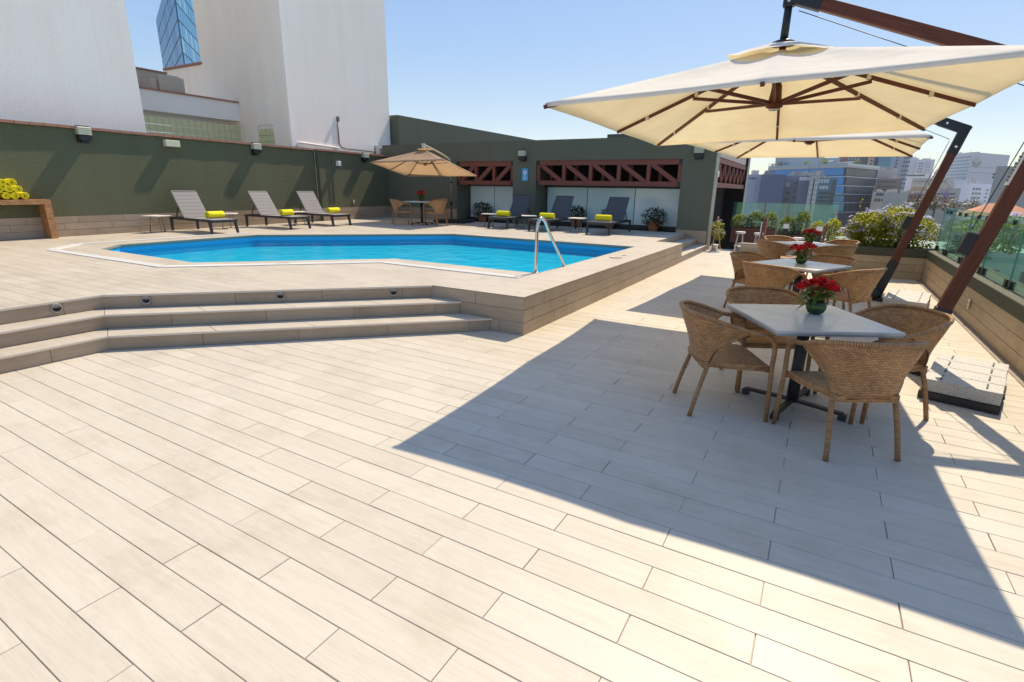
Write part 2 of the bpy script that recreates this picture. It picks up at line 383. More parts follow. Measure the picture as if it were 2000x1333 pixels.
def rect_run(name, mat, parent, p0, p1, z0, z1, rows, tlen, thick, off=0.0, gap=.006, seed=1, zgap=.006):
    """rows of long tiles on the outside of a vertical face running p0 -> p1 (outside on the right hand)"""
    p0 = Vector((*p0, 0)); p1 = Vector((*p1, 0)); d = p1-p0; L = d.length; d.normalize(); nrm = Vector((d.y, -d.x, 0)); rz = math.atan2(d.y, d.x)
    rh = (z1-z0)/rows; rn = random.Random(seed)
    for r in range(rows):
        s = -tlen*((off + (.47 if r % 2 else 0) + .17*(r % 3)) % 1.0)
        while s < L-.01:
            a = max(0, s); b = min(L, s+tlen)
            if b-a > .03:
                c = p0 + d*((a+b)/2) + nrm*(thick/2 + rn.uniform(-.0006, .0006)); c.z = z0 + rh*(r+.5)
                brick(name, mat, parent, c, (b-a-gap, thick, rh-zgap), rz)
            s += tlen
# ================================================================== SETTING
D = .4535
def structure(o): o['kind'] = 'structure'; return o
ground = structure(obj('ground', MB().poly([(-4000, -4000, -45), (4000, -4000, -45), (4000, 4000, -45), (-4000, 4000, -45)]), 'city_ground'))
# terrace floor: grout bed and wood look planks
fl = MB(); fl.poly([(1.90, -6, -.010), (1.90, 16.35, -.010), (-2.805, 16.35, -.010), (-2.805, 5.105, -.010), (-4.10, 5.105, -.010), (-6.63, 2.575, -.010), (-6.63, -6, -.010)])
for a, b in (((1.90, 16.35), (-2.805, 16.35)),):
    fl.poly([(a[0], a[1], -.006), (a[0], a[1], -.4), (b[0], b[1], -.4), (b[0], b[1], -.006)])
FLOOR = structure(obj('floor', fl, 'grout'))
def plank_mesh(L, W):
    m = MB(); e = .0016; hx, hy = L/2, W/2; k = 0
    m.v = [(-hx, -hy, -.010), (hx, -hy, -.010), (hx, hy, -.010), (-hx, hy, -.010), (-hx, -hy, -e), (hx, -hy, -e), (hx, hy, -e), (-hx, hy, -e), (-hx+e, -hy+e, 0), (hx-e, -hy+e, 0), (hx-e, hy-e, 0), (-hx+e, hy-e, 0)]
    for a in (0, 4):
        for i in range(4): j = (i+1) % 4; m.face([a+i, a+j, a+4+j, a+4+i])
    m.face([8, 9, 10, 11]); return m
PW, PL, GAP = .1625, .945, .0032
planks = []
for k in range(-6, 95):
    y = .995 + PW*k; x0 = (-2.315 if k % 2 == 0 else -1.869)
    for n_ in range(-6, 6):
        a, b = x0 + PL*n_, x0 + PL*(n_+1)
        b = min(b, 1.785); lim = -2.80 if y > 5.2 else max(-6.05, min(-3.2, y - 8.36))
        if b - a < .04 or b < lim or y + PW/2 > 16.35: continue
        planks.append((math.hypot((a+b)/2*.9+.6, y), a, b, y))
planks.sort()
full = plank_mesh(PL-GAP, PW-GAP).mesh('plank', 'floor_tile'); rn = random.Random(4); cut = {}
rest = MB()
cnt = 0
for dist, a, b, y in planks:
    # keep as objects the ones the camera has in view
    vis = y > .45 and (a+b)/2 > -6.3 and not (y < 1.6 and (a+b)/2 > y*.55+.5)
    if vis and cnt < 298:
        cnt += 1; w = round(b-a, 3)
        if abs(w-PL) < .002: me = full
        else:
            if w not in cut: cut[w] = plank_mesh(w-GAP, PW-GAP).mesh('plank_cut', 'floor_tile')
            me = cut[w]
        o = link('plank', me, FLOOR, ((a+b)/2 + rn.uniform(-.0012, .0012), y + rn.uniform(-.0006, .0006), rn.uniform(-.0007, .0007)))
    else:
        p = plank_mesh(b-a-GAP, PW-GAP); kk = len(rest.v)
        rest.v += [(v[0]+(a+b)/2, v[1]+y, v[2]) for v in p.v]
        for f in p.f: rest.face([kk+i for i in f])
obj('plank_mass', rest, 'floor_tile', FLOOR, kind='stuff')
gut = MB()
for i in range(60):
    y = -2 + i*.25
    if y < 13.0: gut.box((1.832, y+.125, -.002), (.085, .243, .006))
obj('gutter_stones', gut, 'gutter_stone', FLOOR, kind='stuff')

# raised pool deck
DECK = [(-2.812, 5.112), (-2.812, 12.87), (-3.462, 12.87), (-3.462, 16.1), (-15.2, 16.1), (-13.56, -6), (-6.662, -6), (-6.662, 2.577), (-4.127, 5.112)]
POOL = [(-3.49, 11.36), (-3.49, 6.74), (-6.22, 6.72), (-8.32, 4.50), (-11.28, 4.50), (-11.82, 5.04), (-11.82, 7.98), (-8.42, 11.36)]
def bm_fill(loops, z, name, mat, parent=None):
    bm = bmesh.new(); ed = []
    for lp in loops:
        vs = [bm.verts.new((x, y, z)) for x, y in lp]
        ed += [bm.edges.new((vs[i], vs[(i+1) % len(vs)])) for i in range(len(vs))]
    bmesh.ops.triangle_fill(bm, use_beauty=True, use_dissolve=False, edges=ed, normal=(0, 0, 1))
    me = bpy.data.meshes.new(name); bm.to_mesh(me); bm.free(); me.materials.append(MATS[mat]); return link(name, me, parent)
deck = structure(bm_fill([DECK, POOL], D-.005, 'pool_deck', 'grout'))
side = MB()
for i in range(len(DECK)):
    a, b = DECK[i], DECK[(i+1) % len(DECK)]; side.poly([(*a, -.4), (*b, -.4), (*b, D-.005), (*a, D-.005)])
obj('deck_side', side, 'grout', deck)
def crossings(y, poly):
    xs = []
    for i in range(len(poly)):
        (xa, ya), (xb, yb) = poly[i], poly[(i+1) % len(poly)]
        if (ya > y) != (yb > y): xs.append(xa + (y-ya)*(xb-xa)/(yb-ya))
    return xs
def clipx(poly, x, keep):
    out = []
    for i in range(len(poly)):
        p, q = poly[i], poly[(i+1) % len(poly)]; ip = (p[0]-x)*keep >= 0; iq = (q[0]-x)*keep >= 0
        if ip: out.append(p)
        if ip != iq: t = (x-p[0])/(q[0]-p[0]); out.append((x, p[1]+t*(q[1]-p[1])))
    return out
outer = [(-2.80, 5.10), (-2.80, 12.87), (-3.45, 12.87), (-3.45, 16.1), (-15.2, 16.1), (-13.56, -6), (-6.65, -6), (-6.65, 2.57), (-4.12, 5.10)]
ysp = sorted({round(p[1], 4) for p in outer+POOL})
dp = MB(); row = 0; y = -6.0; g2 = .0016
while y < 16.1:
    y1 = min(y+PW, 16.1); br = [y+g2] + [v for v in ysp if y+.006 < v < y1-.006] + [y1-g2]
    for ya, yb in zip(br[:-1], br[1:]):
        e = 1e-4; A = sorted(crossings(ya+e, outer)+crossings(ya+e, POOL)); B = sorted(crossings(yb-e, outer)+crossings(yb-e, POOL))
        if len(A) != len(B): continue
        for i in range(0, len(A), 2):
            tz = [(A[i], ya), (A[i+1], ya), (B[i+1], yb), (B[i], yb)]
            x0 = -20 + (0 if row % 2 else .47)
            while x0 < -2:
                if x0+PL > min(A[i], B[i]) and x0 < max(A[i+1], B[i+1]):
                    c = clipx(clipx(tz, x0+g2, 1), x0+PL-g2, -1)
                    if len(c) >= 3: dp.poly([(px, py, D) for px, py in c])
                x0 += PL
    y = y1; row += 1
obj('deck_planks', dp, 'deck_tile', deck, kind='stuff')
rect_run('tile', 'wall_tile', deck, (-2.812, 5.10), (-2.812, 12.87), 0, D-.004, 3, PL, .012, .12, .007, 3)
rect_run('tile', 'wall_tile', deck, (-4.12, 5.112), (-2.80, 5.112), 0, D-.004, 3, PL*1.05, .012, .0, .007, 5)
# entrance steps
K = (-6.03, -6.34, -6.65); CC = (-8.343, -8.782, -9.22); ZS = (D/3, 2*D/3, D)
steps = MB(); nose = MB()
for i in range(2):
    k, c, z = K[i], CC[i], ZS[i]; k2, c2 = K[i+1], CC[i+1]
    ko, co = k-.012, c-.017
    steps.prism([(c+5.1-.017, 5.10), (ko-.4, 5.10), (ko-.4, -6), (ko, -6), (ko, ko-co)][::-1], -.006, z-.022)
S0 = structure(obj('steps', steps, 'grout'))
tread = MB()
for i in range(2):
    k, c, z = K[i]+.012, CC[i]+.017, ZS[i]; k2, c2 = K[i+1]-.012, CC[i+1]-.017
    # tread planks split lengthwise
    A0, A1 = Vector((k, k-c)), Vector((c+5.1, 5.1)); B0, B1 = Vector((k2, k2-c2)), Vector((c2+5.1, 5.1))
    for q in range(4):
        t0, t1 = q/4, (q+1)/4; g = .0012
        P = [A0.lerp(A1, t0+g), A0.lerp(A1, t1-g), B0.lerp(B1, t1-g), B0.lerp(B1, t0+g)]
        tread.prism([tuple(v) for v in P], z-.022, z)
    for q in range(9):
        ya, yb = A0.y-.945*(q+1)+.002, A0.y-.945*q-.002
        tread.prism([(k2, ya), (k, ya), (k, yb), (k2, B0.y if q == 0 else yb)], z-.022, z)
obj('treads', tread, 'deck_tile', S0)
lip = MB()
for i in range(2):
    k, c, z = K[i]+.014, CC[i]+.020, ZS[i]
    lip.beam((k, k-c, z-.011), (c+5.095, 5.095, z-.011), .012, .018); lip.beam((k, -6, z-.011), (k, k-c, z-.011), .012, .018)
obj('nosing', lip, 'nosing', S0)
lip = MB(); lip.beam((-6.648, 2.572, D-.011), (-4.12, 5.1, D-.011), .018, .021); lip.beam((-6.648, -6, D-.011), (-6.648, 2.572, D-.011), .018, .021)
obj('nosing', lip, 'nosing', deck)
for i in range(3):
    k, c = K[i]-.012, CC[i]-.017; z0 = ZS[i-1] if i else 0; par = S0 if i < 2 else deck
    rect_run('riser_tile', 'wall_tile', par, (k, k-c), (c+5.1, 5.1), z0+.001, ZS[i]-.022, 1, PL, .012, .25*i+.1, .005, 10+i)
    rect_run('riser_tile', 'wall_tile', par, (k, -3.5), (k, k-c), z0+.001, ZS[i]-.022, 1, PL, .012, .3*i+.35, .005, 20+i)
# small stair at the far end of the deck
fs = MB(); fs.box((-2.965, 14.48, .0725), (.31, 3.2, .145)); fs.box((-3.285, 14.48, .148), (.31, 3.2, .296))
S1 = structure(obj('far_steps', fs, 'grout'))
tr2 = MB(); tr2.box((-2.958, 14.48, .149), (.325, 3.21, .012)); tr2.box((-3.278, 14.48, .300), (.325, 3.21, .012)); obj('treads', tr2, 'deck_tile', S1)
for x, z0, z1, sd in ((-2.81, 0, .142, 1), (-3.13, .155, .293, 2), (-3.462, .306, D-.004, 3)):
    rect_run('riser_tile', 'wall_tile', S1 if x > -3.4 else deck, (x, 12.88), (x, 16.08), z0, z1, 1, PL, .010, .2*sd, .006, 30+sd)

# pool basin and water
WZ = D-.135
bas = MB(); BOT = D-.27
n = len(POOL)
def wallring(z0, z1, off=0):
    m = MB()
    for i in range(n):
        a, b = POOL[i], POOL[(i+1) % n]; m.poly([(*a, z0), (*b, z0), (*b, z1), (*a, z1)])
    return m
b0 = wallring(BOT, D-.20); b0.poly([(*p, BOT) for p in POOL[::-1]])
basin = structure(obj('pool_basin', b0, 'pool_tile'))
obj('waterline_band', wallring(D-.20, D-.06), 'pool_band', basin); obj('coping_edge', wallring(D-.06, D), 'pool_coping', basin)
cop = MB()   # bull nosed coping stones round the rim
inner = []
for i in range(n):
    a, b = Vector(POOL[i]), Vector(POOL[(i+1) % n]); L = (b-a).length; d = (b-a)/L; nr = Vector((-d.y, d.x)); k = max(1, round(L/.9))
    for q in range(k):
        p, r_ = a + d*(L*q/k+.004), a + d*(L*(q+1)/k-.004); m = (p+r_)/2
        rz = math.atan2(d.y, d.x); c = m - nr*.012
        brick('coping_stone', 'pool_coping', basin, (c.x, c.y, D-.022), ((r_-p).length, .022, .030), rz)
structure(bm_fill([POOL], WZ, 'pool_water', 'pool_water'))
# waterline tiles: vertical joints standing proud
# overflow drain round the near side of the pool
GR = [(-3.50, 6.24), (-6.06, 6.24), (-8.20, 4.00), (-11.70, 3.92), (-12.42, 4.60), (-12.42, 8.20)]
gm = MB(); ch = MB()
for a, b in zip(GR[:-1], GR[1:]):
    a, b = Vector(a), Vector(b); L = (b-a).length; d = (b-a)/L; rz = math.atan2(d.y, d.x); k = int(L/.034)
    ch.beam((*a, D+.0025), (*b, D+.0025), .14, .003)
    for q in range(k):
        c = a + d*(L*(q+.5)/k); gm.box((c.x, c.y, D+.009), (.019, .115, .009), rz)
    for s_ in (-1, 1):
        nr = Vector((-d.y, d.x))*s_*.064; gm.beam((a.x+nr.x, a.y+nr.y, D+.008), (b.x+nr.x, b.y+nr.y, D+.008), .012, .011)
t = thing('pool_drain', 'white slatted overflow drain running round the near side of the pool', 'drain')
obj('channel', ch, 'grout', t); obj('grate_slats', gm, 'grate_white', t, kind='stuff')
def lid(loc, r, label):
    t = thing('skimmer_lid', label, 'skimmer lid', loc, 0, 'round lids in the pool deck')
    obj('ring', MB().lathe([(r, .001), (r, .006), (r*.9, .008), (r*.86, .003)], 24), 'grey_metal', t)
    obj('plate', MB().lathe([(r*.85, .001), (r*.85, .005), (r*.2, .0055)], 24), 'gutter_stone', t)
lid((-3.17, 9.20, D), .11, 'round grey lid set in the deck right of the pool')
lid((-3.15, 9.62, D), .045, 'tiny round cap just behind the grey lid right of the pool')
lid((-7.14, 5.20, D), .12, 'round grey lid set in the deck between drain and near pool edge')

# lower terrace and planting beyond the far edge of the floor
structure(obj('lower_terrace', MB().poly([(-2.6, 16.35, -.30), (3.6, 16.35, -.30), (3.6, 24, -.30), (-2.6, 24, -.30)]), 'grout'))
# ================================================================== WALLS AND BUILDINGS ROUND THE TERRACE
# green boundary wall on the left
W0, W1 = Vector((-14.38, 5.04)), Vector((-15.2, 16.1)); wd_ = (W1-W0).normalized(); WRZ = math.atan2(wd_.y, wd_.x)
GW = thing('garden_wall', 'long green stucco wall with brick coping along the left of the pool', 'wall', (W0.x, W0.y, 0), WRZ)
obj('wall_face', MB().box((-2.0, .14, 1.58), (19.0, .28, 2.28)), 'stucco_green', GW)
obj('stepped_face', MB().box((9.32, -.07, 1.58), (3.6, .138, 2.27)), 'stucco_green', GW)
rn = random.Random(8); s = -11.4
while s < 11.0:
    L = .245; pr = -.058 if s < 7.45 else -.205
    o = brick('coping_brick', 'brick_red', GW, (s+L/2, (pr+.30)/2 + rn.uniform(-.004, .004), 2.755 + rn.uniform(-.003, .003)), (L-.010, .30-pr, .055)); s += L
rect_run('plinth_tile', 'wall_tile', GW, (-9.4, -.001), (7.52, -.001), D+.002, .885, 3, PL, .014, .3, .006, 41)
rect_run('plinth_tile', 'wall_tile', GW, (7.53, -.141), (11.05, -.141), D+.002, .885, 3, PL, .014, .1, .006, 42)
# fixtures on it (things of their own)
def on_wall(s, off, z): 
    p = W0 + wd_*s; n_ = Vector((wd_.y, -wd_.x)); q = p + n_*off; return (q.x, q.y, z)
def lamp(name_loc, rz, label):
    """louvred wall lamp: pale slatted shade over a black base; local -y points away from the wall"""
    t = thing('wall_lamp', label, 'wall lamp', name_loc, rz, 'louvred wall lamps round the pool'); t.scale = (.78,)*3
    obj('back_plate', MB().box((0, -.012, 0), (.30, .022, .40)), 'black_metal', t)
    for i in range(5):
        m = MB(); z = .02 + i*.043; o_ = .006*i
        m.v = [(-.17, -.025, z), (.17, -.025, z), (.17, -.20, z), (-.17, -.20, z), (-.155, -.025, z+.036), (.155, -.025, z+.036), (.155, -.185, z+.036), (-.155, -.185, z+.036)]
        for q in ((3, 2, 1, 0), (4, 5, 6, 7), (0, 1, 5, 4), (1, 2, 6, 5), (2, 3, 7, 6), (3, 0, 4, 7)): m.face(q)
        obj('louvre', m, 'lamp_louvre', t)
    obj('base', MB().box((0, -.105, -.06), (.33, .165, .13)), 'black_metal', t, bevel=.012)
    obj('foot', MB().box((0, -.09, -.145), (.18, .11, .05)), 'black_metal', t)
    obj('cap', MB().box((0, -.10, .245), (.29, .15, .018)), 'black_metal', t)
lamp(on_wall(.80, 0, 2.60), WRZ, 'louvred wall lamp on the green wall above the towel table')
lamp(on_wall(5.2, 0, 2.60), WRZ, 'louvred wall lamp on the green wall above the middle left lounger')
lamp(on_wall(9.72, .14, 2.62), WRZ, 'louvred wall lamp on the green wall nearest the beige umbrella')
lamp((-8.98, 16.10, 2.66), 0, 'louvred wall lamp above the blue sign on the pool house')
lamp((-3.31, 16.10, 2.66), 0, 'louvred wall lamp at the right corner of the pool house front')
o = tag(obj('vent_box', MB().box((0, 0, 0), (.36, .13, .155)), 'plastic_cream', loc=on_wall(2.73, .067, 2.58), bevel=.012), 'small cream box fixed high on the green wall', 'junction box'); o.rotation_euler.z = WRZ
o = tag(obj('wall_sensor', MB().box((0, 0, 0), (.13, .14, .16)), 'plastic_white', loc=on_wall(8.35, .213, 2.36), bevel=.02), 'small white sensor on the stepped part of the green wall', 'sensor'); o.rotation_euler.z = WRZ
def socket(loc, rz, label):
    t = thing('power_socket', label, 'socket', loc, rz)
    obj('plate', MB().box((0, -.012, 0), (.085, .022, .125)), 'plastic_cream', t, bevel=.01)
    for i in (-1, 1): obj('outlet', MB().box((0, -.026, i*.028), (.034, .010, .030)), 'gutter_stone', t)
socket(on_wall(9.05, .141, 1.07), WRZ, 'small weatherproof socket low on the green wall right of the third lounger')
socket((1.859, 9.0, .25), -math.pi/2, 'cream socket on the low tiled wall at the right')
c_ = MB(); pz = [on_wall(7.95, .146, z) for z in (2.7, 2.3, 1.9, 1.5, 1.05)]; c_.tube(pz, .012, 6); c_.tube([on_wall(8.12, .146, z) for z in (2.7, 2.0, 1.05)], .010, 6)
tag(obj('conduit_pipe', c_, 'stucco_green_smooth'), 'pair of thin green conduits running down the stepped green wall', 'pipe')

# towers behind the wall
t = thing('white_tower', 'big windowless white stucco tower at the far left', 'building', (-15.6, 7.76, 0), R(4.2))
obj('wall', MB().box((-3, -5.86, 7.5), (6.0, 11.72, 15)), 'white_stucco', t)
T2 = thing('stair_tower', 'tall white stucco tower with a cream side and a small glass block window', 'building', (-17.8, 14.44, 0))
ws = MB(); ws.prism([(-2.2, -2.24), (2.2, -2.24), (1.82, 2.88), (-2.2, 2.88)], 0, 18); obj('wall', ws, 'white_stucco', T2)
cm = MB()   # cream facade (-Y), with a hole for the window
X0, X1, XL = -20.03, -15.61, -22.6
def fac(m, x0, x1, z0, z1, y0=12.17, y1=12.195): m.box((x0+(x1-x0)/2+17.8, (y0+y1)/2-14.44, (z0+z1)/2), (x1-x0, y1-y0, z1-z0))
fac(cm, X0, -17.24, 0, 18); fac(cm, -17.24, -16.43, 3.56, 18); fac(cm, -17.24, -16.43, 0, 2.6); fac(cm, -16.43, X1, 0, 18)
obj('cream_wall', cm, 'cream_plaster', T2)
fb = MB(); fb.box((-21.3+17.8, 13.4-14.44, 2.85), (2.6, 2.42, 5.7)); obj('low_wing', fb, 'cream_plaster', T2)
for i in range(9): brick('coping_brick', 'brick_red', T2, (-22.5+.28*i+17.94, 12.24-14.44, 5.745), (.27, .2, .07))
for i in range(4):
    for j in range(4): brick('glass_block', 'glass_block', T2, (-17.13+.2*i+17.8, 12.165-14.44, 2.70+.21*j), (.185, .03, .195))
o = MB(); tu = [(-15.735, 14.35, 3.85), (-15.735, 14.35, 3.1), (-15.71, 14.42, 2.98), (-15.70, 14.6, 2.95), (-15.80, 16.3, 2.93)]
tag(obj('wall_conduit', MB().tube(tu, .022, 8).box((-15.70, 14.33, 3.93), (.09, .07, .16)), 'grey_metal'), 'thin grey conduit with a bent foot on the white stair tower', 'pipe')
tag(obj('lead_pipe', MB().tube([(-15.58, 12.35, 2.86), (-15.58, 12.42, 2.99), (-15.60, 12.7, 2.99), (-15.70, 14.3, 2.95)], .025, 8), 'plastic_white'), 'white pipe lying along the wall top by the stair tower', 'pipe')
bx = thing('meter_box', 'white meter cabinet at the foot of the stair tower corner', 'cabinet', (-15.62, 16.35, 2.84))
obj('body', MB().box((0, 0, .14), (.2, .42, .28)), 'plastic_white', bx, bevel=.01); obj('door', MB().box((.105, .0, .14), (.012, .30, .20)), 'panel_grey', bx); obj('pipe_stub', MB().tube([(.0, -.32, .0), (0, -.32, .30), (0, -.2, .32), (0, .1, .32)], .022, 8), 'grey_metal', bx)
AN = thing('white_annex', 'low white annex with a glass block strip and brick coping', 'building', (-18.17, 8, 0))
obj('wall', MB().box((-1.0, .08, 4.02), (2.0, 8.2, .58)).box((-1.05, .08, 1.4), (1.9, 8.2, 3.0)).box((-.25, -3.0, 3.3), (.5, 2.1, .9)), 'white_stucco', AN)
for i in range(19):
    for j in range(3):
        brick('glass_block', 'glass_block', AN, (-.09, 4.09-.2*i, 3.02+.225*j), (.06, .188, .212))
for i in range(20): brick('coping_brick', 'brick_red', AN, (-.12, 4.05-.41*i, 4.335), (.34, .40, .05))
bp = MB().box((-1.6, 1.15, 4.70), (.25, 3.1, .80)); obj('parapet', bp, 'rust_concrete', AN)
obj('parapet_cap', MB().box((-1.6, 1.15, 5.12), (.32, 3.12, .05)), 'brick_red', AN)
tk = thing('roof_tank', 'stained concrete roof tank box on the white annex', 'tank', (-18.75, 10.15, 4.31))
obj('body', MB().box((0, 0, .26), (.7, .78, .52)), 'rust_concrete', tk, bevel=.03); obj('lid', MB().box((0, .1, .545), (.5, .4, .05)), 'rust_concrete', tk, bevel=.01)
obj('side_box', MB().box((.08, -.52, .2), (.4, .22, .40)), 'rust_concrete', tk, bevel=.02)
ds = thing('satellite_dish', 'dark round dish at the edge of the cream wall', 'dish', (-20.12, 12.9, 6.0))
obj('bowl', MB().lathe([(.02, 0), (.14, .02), (.24, .06), (.29, .11), (.285, .12), (.235, .075), (.13, .035)], 20, (-.18, 0, .25), Matrix.Rotation(R(70), 3, 'X')), 'trunk_bark', ds)
obj('bracket', MB().tube([(0, .12, .0), (-.1, .02, .18)], .02, 6), 'black_metal', ds)
# blue glass tower
K3 = 3.0; A_ = Vector((-70.35, 38.10))*K3; B_ = (Matrix.Rotation(R(.55), 2) @ Vector((-62.0, 36.6)).normalized())*61*K3; C_ = Vector((-66.57, 40.65)).normalized()*70*K3
ZT = 55.9
BT = thing('blue_tower', 'blue mirrored glass office tower rising behind the annex', 'building', (B_.x, B_.y, 0))
D_ = A_ + C_ - B_
obj('core', MB().prism([(p.x-B_.x, p.y-B_.y) for p in (A_, B_, C_, D_)], -45, ZT), 'glass_dark', BT)
for a, b, nc, nr, mt in ((A_, B_, 7, 13, 'tower_glass_light'), (B_, C_, 9, 13, 'tower_glass')):
    e = (b-a); L = e.length; e = e/L; nn = Vector((e.y, -e.x)); rz = math.atan2(e.y, e.x); rh = 4.0; rn = random.Random(3)
    for r_ in range(nr):
        for c in range(nc):
            q = a + e*(L*(c+.5)/nc) + nn*.08 - B_
            mm = mt if rn.random() < .8 else ('tower_glass_light' if mt == 'tower_glass' else 'tower_glass')
            brick('pane', mm, BT, (q.x, q.y, ZT-.25-rh*(r_+.5)), (L/nc-.34, .15, rh-.36), rz)
# tall green wall behind the pool house
t = tag(obj('tall_green_wall', MB().box((-15.95, 29.35, 2.1), (.7, 23.9, 4.64)), 'stucco_green_smooth'), 'tall smooth green wall standing behind the pool house roof', 'wall')

# pool house
PH = thing('pool_house', 'dark green pool house with red trusses over frosted windows', 'building', (-9, 16.1, 0))
def pb(m, x0, x1, y0, y1, z0, z1): m.box(((x0+x1)/2+9, (y0+y1)/2-16.1, (z0+z1)/2), (x1-x0, y1-y0, z1-z0)); return m
fw = MB()
pb(fw, -15.3, -11.75, 16.1, 17.0, -.3, 2.53); pb(fw, -9.38, -8.50, 16.1, 17.0, -.3, 2.53); pb(fw, -3.75, -2.84, 16.1, 16.5, -.3, 2.53)
pb(fw, -15.3, -2.84, 16.1, 16.5, 2.53, 3.16)
obj('front_wall', fw, 'stucco_green_smooth', PH)
obj('roof', pb(MB(), -15.3, -2.86, 16.5, 23.0, 2.95, 3.10), 'stucco_green_smooth', PH)
obj('interior_shade', pb(pb(pb(MB(), -15.2, -3.2, 18.2, 18.3, -.3, 2.95), -3.75, -3.5, 16.5, 23, -.3, 2.95), -11.75, -3.75, 16.45, 18.2, .30, D-.02).box((-3.25+9, 22.45-16.1, 1.2), (.9, .1, 3.5)), 'inside_shade', PH)  # black sheets put in for the darkness of the unlit rooms
obj('sill', pb(pb(MB(), -11.74, -9.39, 16.75, 17.05, D-.01, .56), -8.49, -3.76, 16.75, 17.05, D-.01, .56), 'dark_frame', PH)
def glz(x0, x1, mt):
    p = obj('window_pane', pb(MB(), x0+.012, x1-.012, 16.90, 16.92, .57, 1.70), mt, PH); return p
glz(-11.70, -10.62, 'frosted_glass_pale'); glz(-10.62, -9.40, 'frosted_glass_pale'); glz(-8.45, -6.95, 'frosted_glass'); glz(-6.95, -5.32, 'frosted_glass'); glz(-5.32, -3.78, 'frosted_glass_pale')  # rightmost pane paler: the tone of a reflection put into its colour
obj('window_head', pb(pb(MB(), -11.74, -9.39, 16.86, 16.98, 1.70, 1.78), -8.49, -3.76, 16.86, 16.98, 1.70, 1.78), 'black_metal', PH)
rect_run('plinth_tile', 'wall_tile', PH, (-6.2, -.001), (-2.76, -.001), D+.002, .87, 3, PL, .012, .2, .006, 51)
rect_run('plinth_tile', 'wall_tile', PH, (5.25, -.001), (6.14, -.001), -.0, .545, 3, PL, .012, .4, .006, 52)
def truss(x0, x1, y, z0, z1, bays, lean, label, w=.13):
    top = MB(); pb(top, x0+.10, x1-.10, y-.06, y+.07, z1-.17, z1)
    T = obj('truss', top, 'truss_red', PH); T['label'] = label
    def sub(nm, m, mt='truss_red'): obj(nm, m, mt, T)
    m = MB(); pb(m, x0+.10, x1-.10, y-.06, y+.07, z0, z0+.14); sub('bottom_chord', m)
    for x in (x0, x1):
        for z, hh in ((z1-.165, .165), (z0, .135)):
            m = MB(); s_ = 1 if x == x0 else -1; pb(m, min(x, x+s_*.11), max(x, x+s_*.11), y-.068, y+.07, z, z+hh); sub('bracket', m, 'black_metal')
    bw = (x1-x0-w)/bays
    for i in range(bays+1):
        xc = x0+w/2+bw*i; m = MB(); pb(m, xc-w/2+.01, xc+w/2-.01, y-.05, y+.06, z0+.14, z1-.17); sub('post', m)
    for i in range(bays):
        a, b = x0+w+bw*i+.03, x0+bw*(i+1)-.03
        if lean > 0: p, q = (a+9, y-16.1, z0+.13), (b+9, y-16.1, z1-.16)
        else: p, q = (a+9, y-16.1, z1-.16), (b+9, y-16.1, z0+.13)
        sub('brace', MB().beam(p, q, .09, w, up=(0, 0, 1)))
truss(-11.75, -9.38, 16.2, 1.74, 2.53, 3, 1, 'red timber truss of three bays over the left window')
truss(-8.50, -3.75, 16.2, 1.76, 2.55, 5, -1, 'red timber truss of five bays over the wide window')
for i in range(6):
    xx = -8.3+.93*i; obj('post', pb(MB(), xx, xx+.1, 16.72, 16.80, 1.80, 2.5), 'truss_red', PH)
# right flank with doorway
sd = MB()
obj('door_post', pb(MB(), -2.84, -2.815, 16.09, 16.52, .545, 3.16), 'pale_green_trim', PH)
obj('corner_base', pb(MB(), -2.84, -2.812, 16.088, 16.52, -.2, .542), 'wall_tile', PH)
obj('post', pb(MB(), -3.0, -2.80, 22.55, 23.05, -.4, 3.02), 'pale_green_trim', PH)
obj('flank_wall', pb(MB(), -3.6, -2.9, 16.52, 22.55, 2.60, 3.10), 'stucco_green_smooth', PH)
for i in range(4): brick('cream_panel', 'panel_cream', PH, (-2.885+9, 16.53+1.5*i+.75-16.1, 2.84), (.03, 1.47, .46))
obj('flank_beam', pb(pb(MB(), -2.95, -2.84, 16.52, 22.55, 2.44, 2.58), -2.95, -2.84, 16.52, 22.55, 1.76, 1.90), 'truss_red', PH)
for i in range(7):
    y0 = .45+.86*i
    obj('brace', MB().beam((6.10, y0, 1.90), (6.10, y0+.43, 2.45), .09, .09, up=(1, 0, 0)), 'truss_red', PH); obj('brace', MB().beam((6.10, y0+.43, 2.45), (6.10, y0+.86, 1.90), .09, .09, up=(1, 0, 0)), 'truss_red', PH)
obj('roof_box', pb(MB(), -6.8, -5.55, 18.0, 19.3, 3.1, 3.45), 'stucco_green_smooth', PH)
sw = thing('wall_switch', 'small white box on the pale corner post of the pool house', 'switch box', (-2.80, 16.30, 2.12))
obj('cover', MB().box((.02, 0, 0), (.05, .13, .16)), 'plastic_white', sw, bevel=.01)
# blue sign
sg = thing('blue_sign', 'small blue notice sign with a white emblem on the pool house pier', 'sign', (-8.90, 16.085, 2.08))
obj('plate', MB().box((0, -.006, 0), (.23, .012, .40)), 'sign_blue', sg, bevel=.003)
rg = MB().lathe([(.062, -.001), (.062, .001)], 24, (0, -.0145, .075), Matrix.Rotation(R(90), 3, 'X'))
obj('emblem_disc', rg, 'paint_white', sg); obj('emblem_stem', MB().box((0, -.0145, -.03), (.03, .002, .10)), 'paint_white', sg)
obj('emblem_dot', MB().lathe([(.026, -.001), (.026, .001)], 16, (.0, -.0175, .078), Matrix.Rotation(R(90), 3, 'X')), 'brick_red', sg)
for i, w_ in enumerate((.15, .13, .15)): obj('text_line', MB().box((0, -.0145, -.085-.028*i), (w_, .002, .010)), 'paint_white', sg)

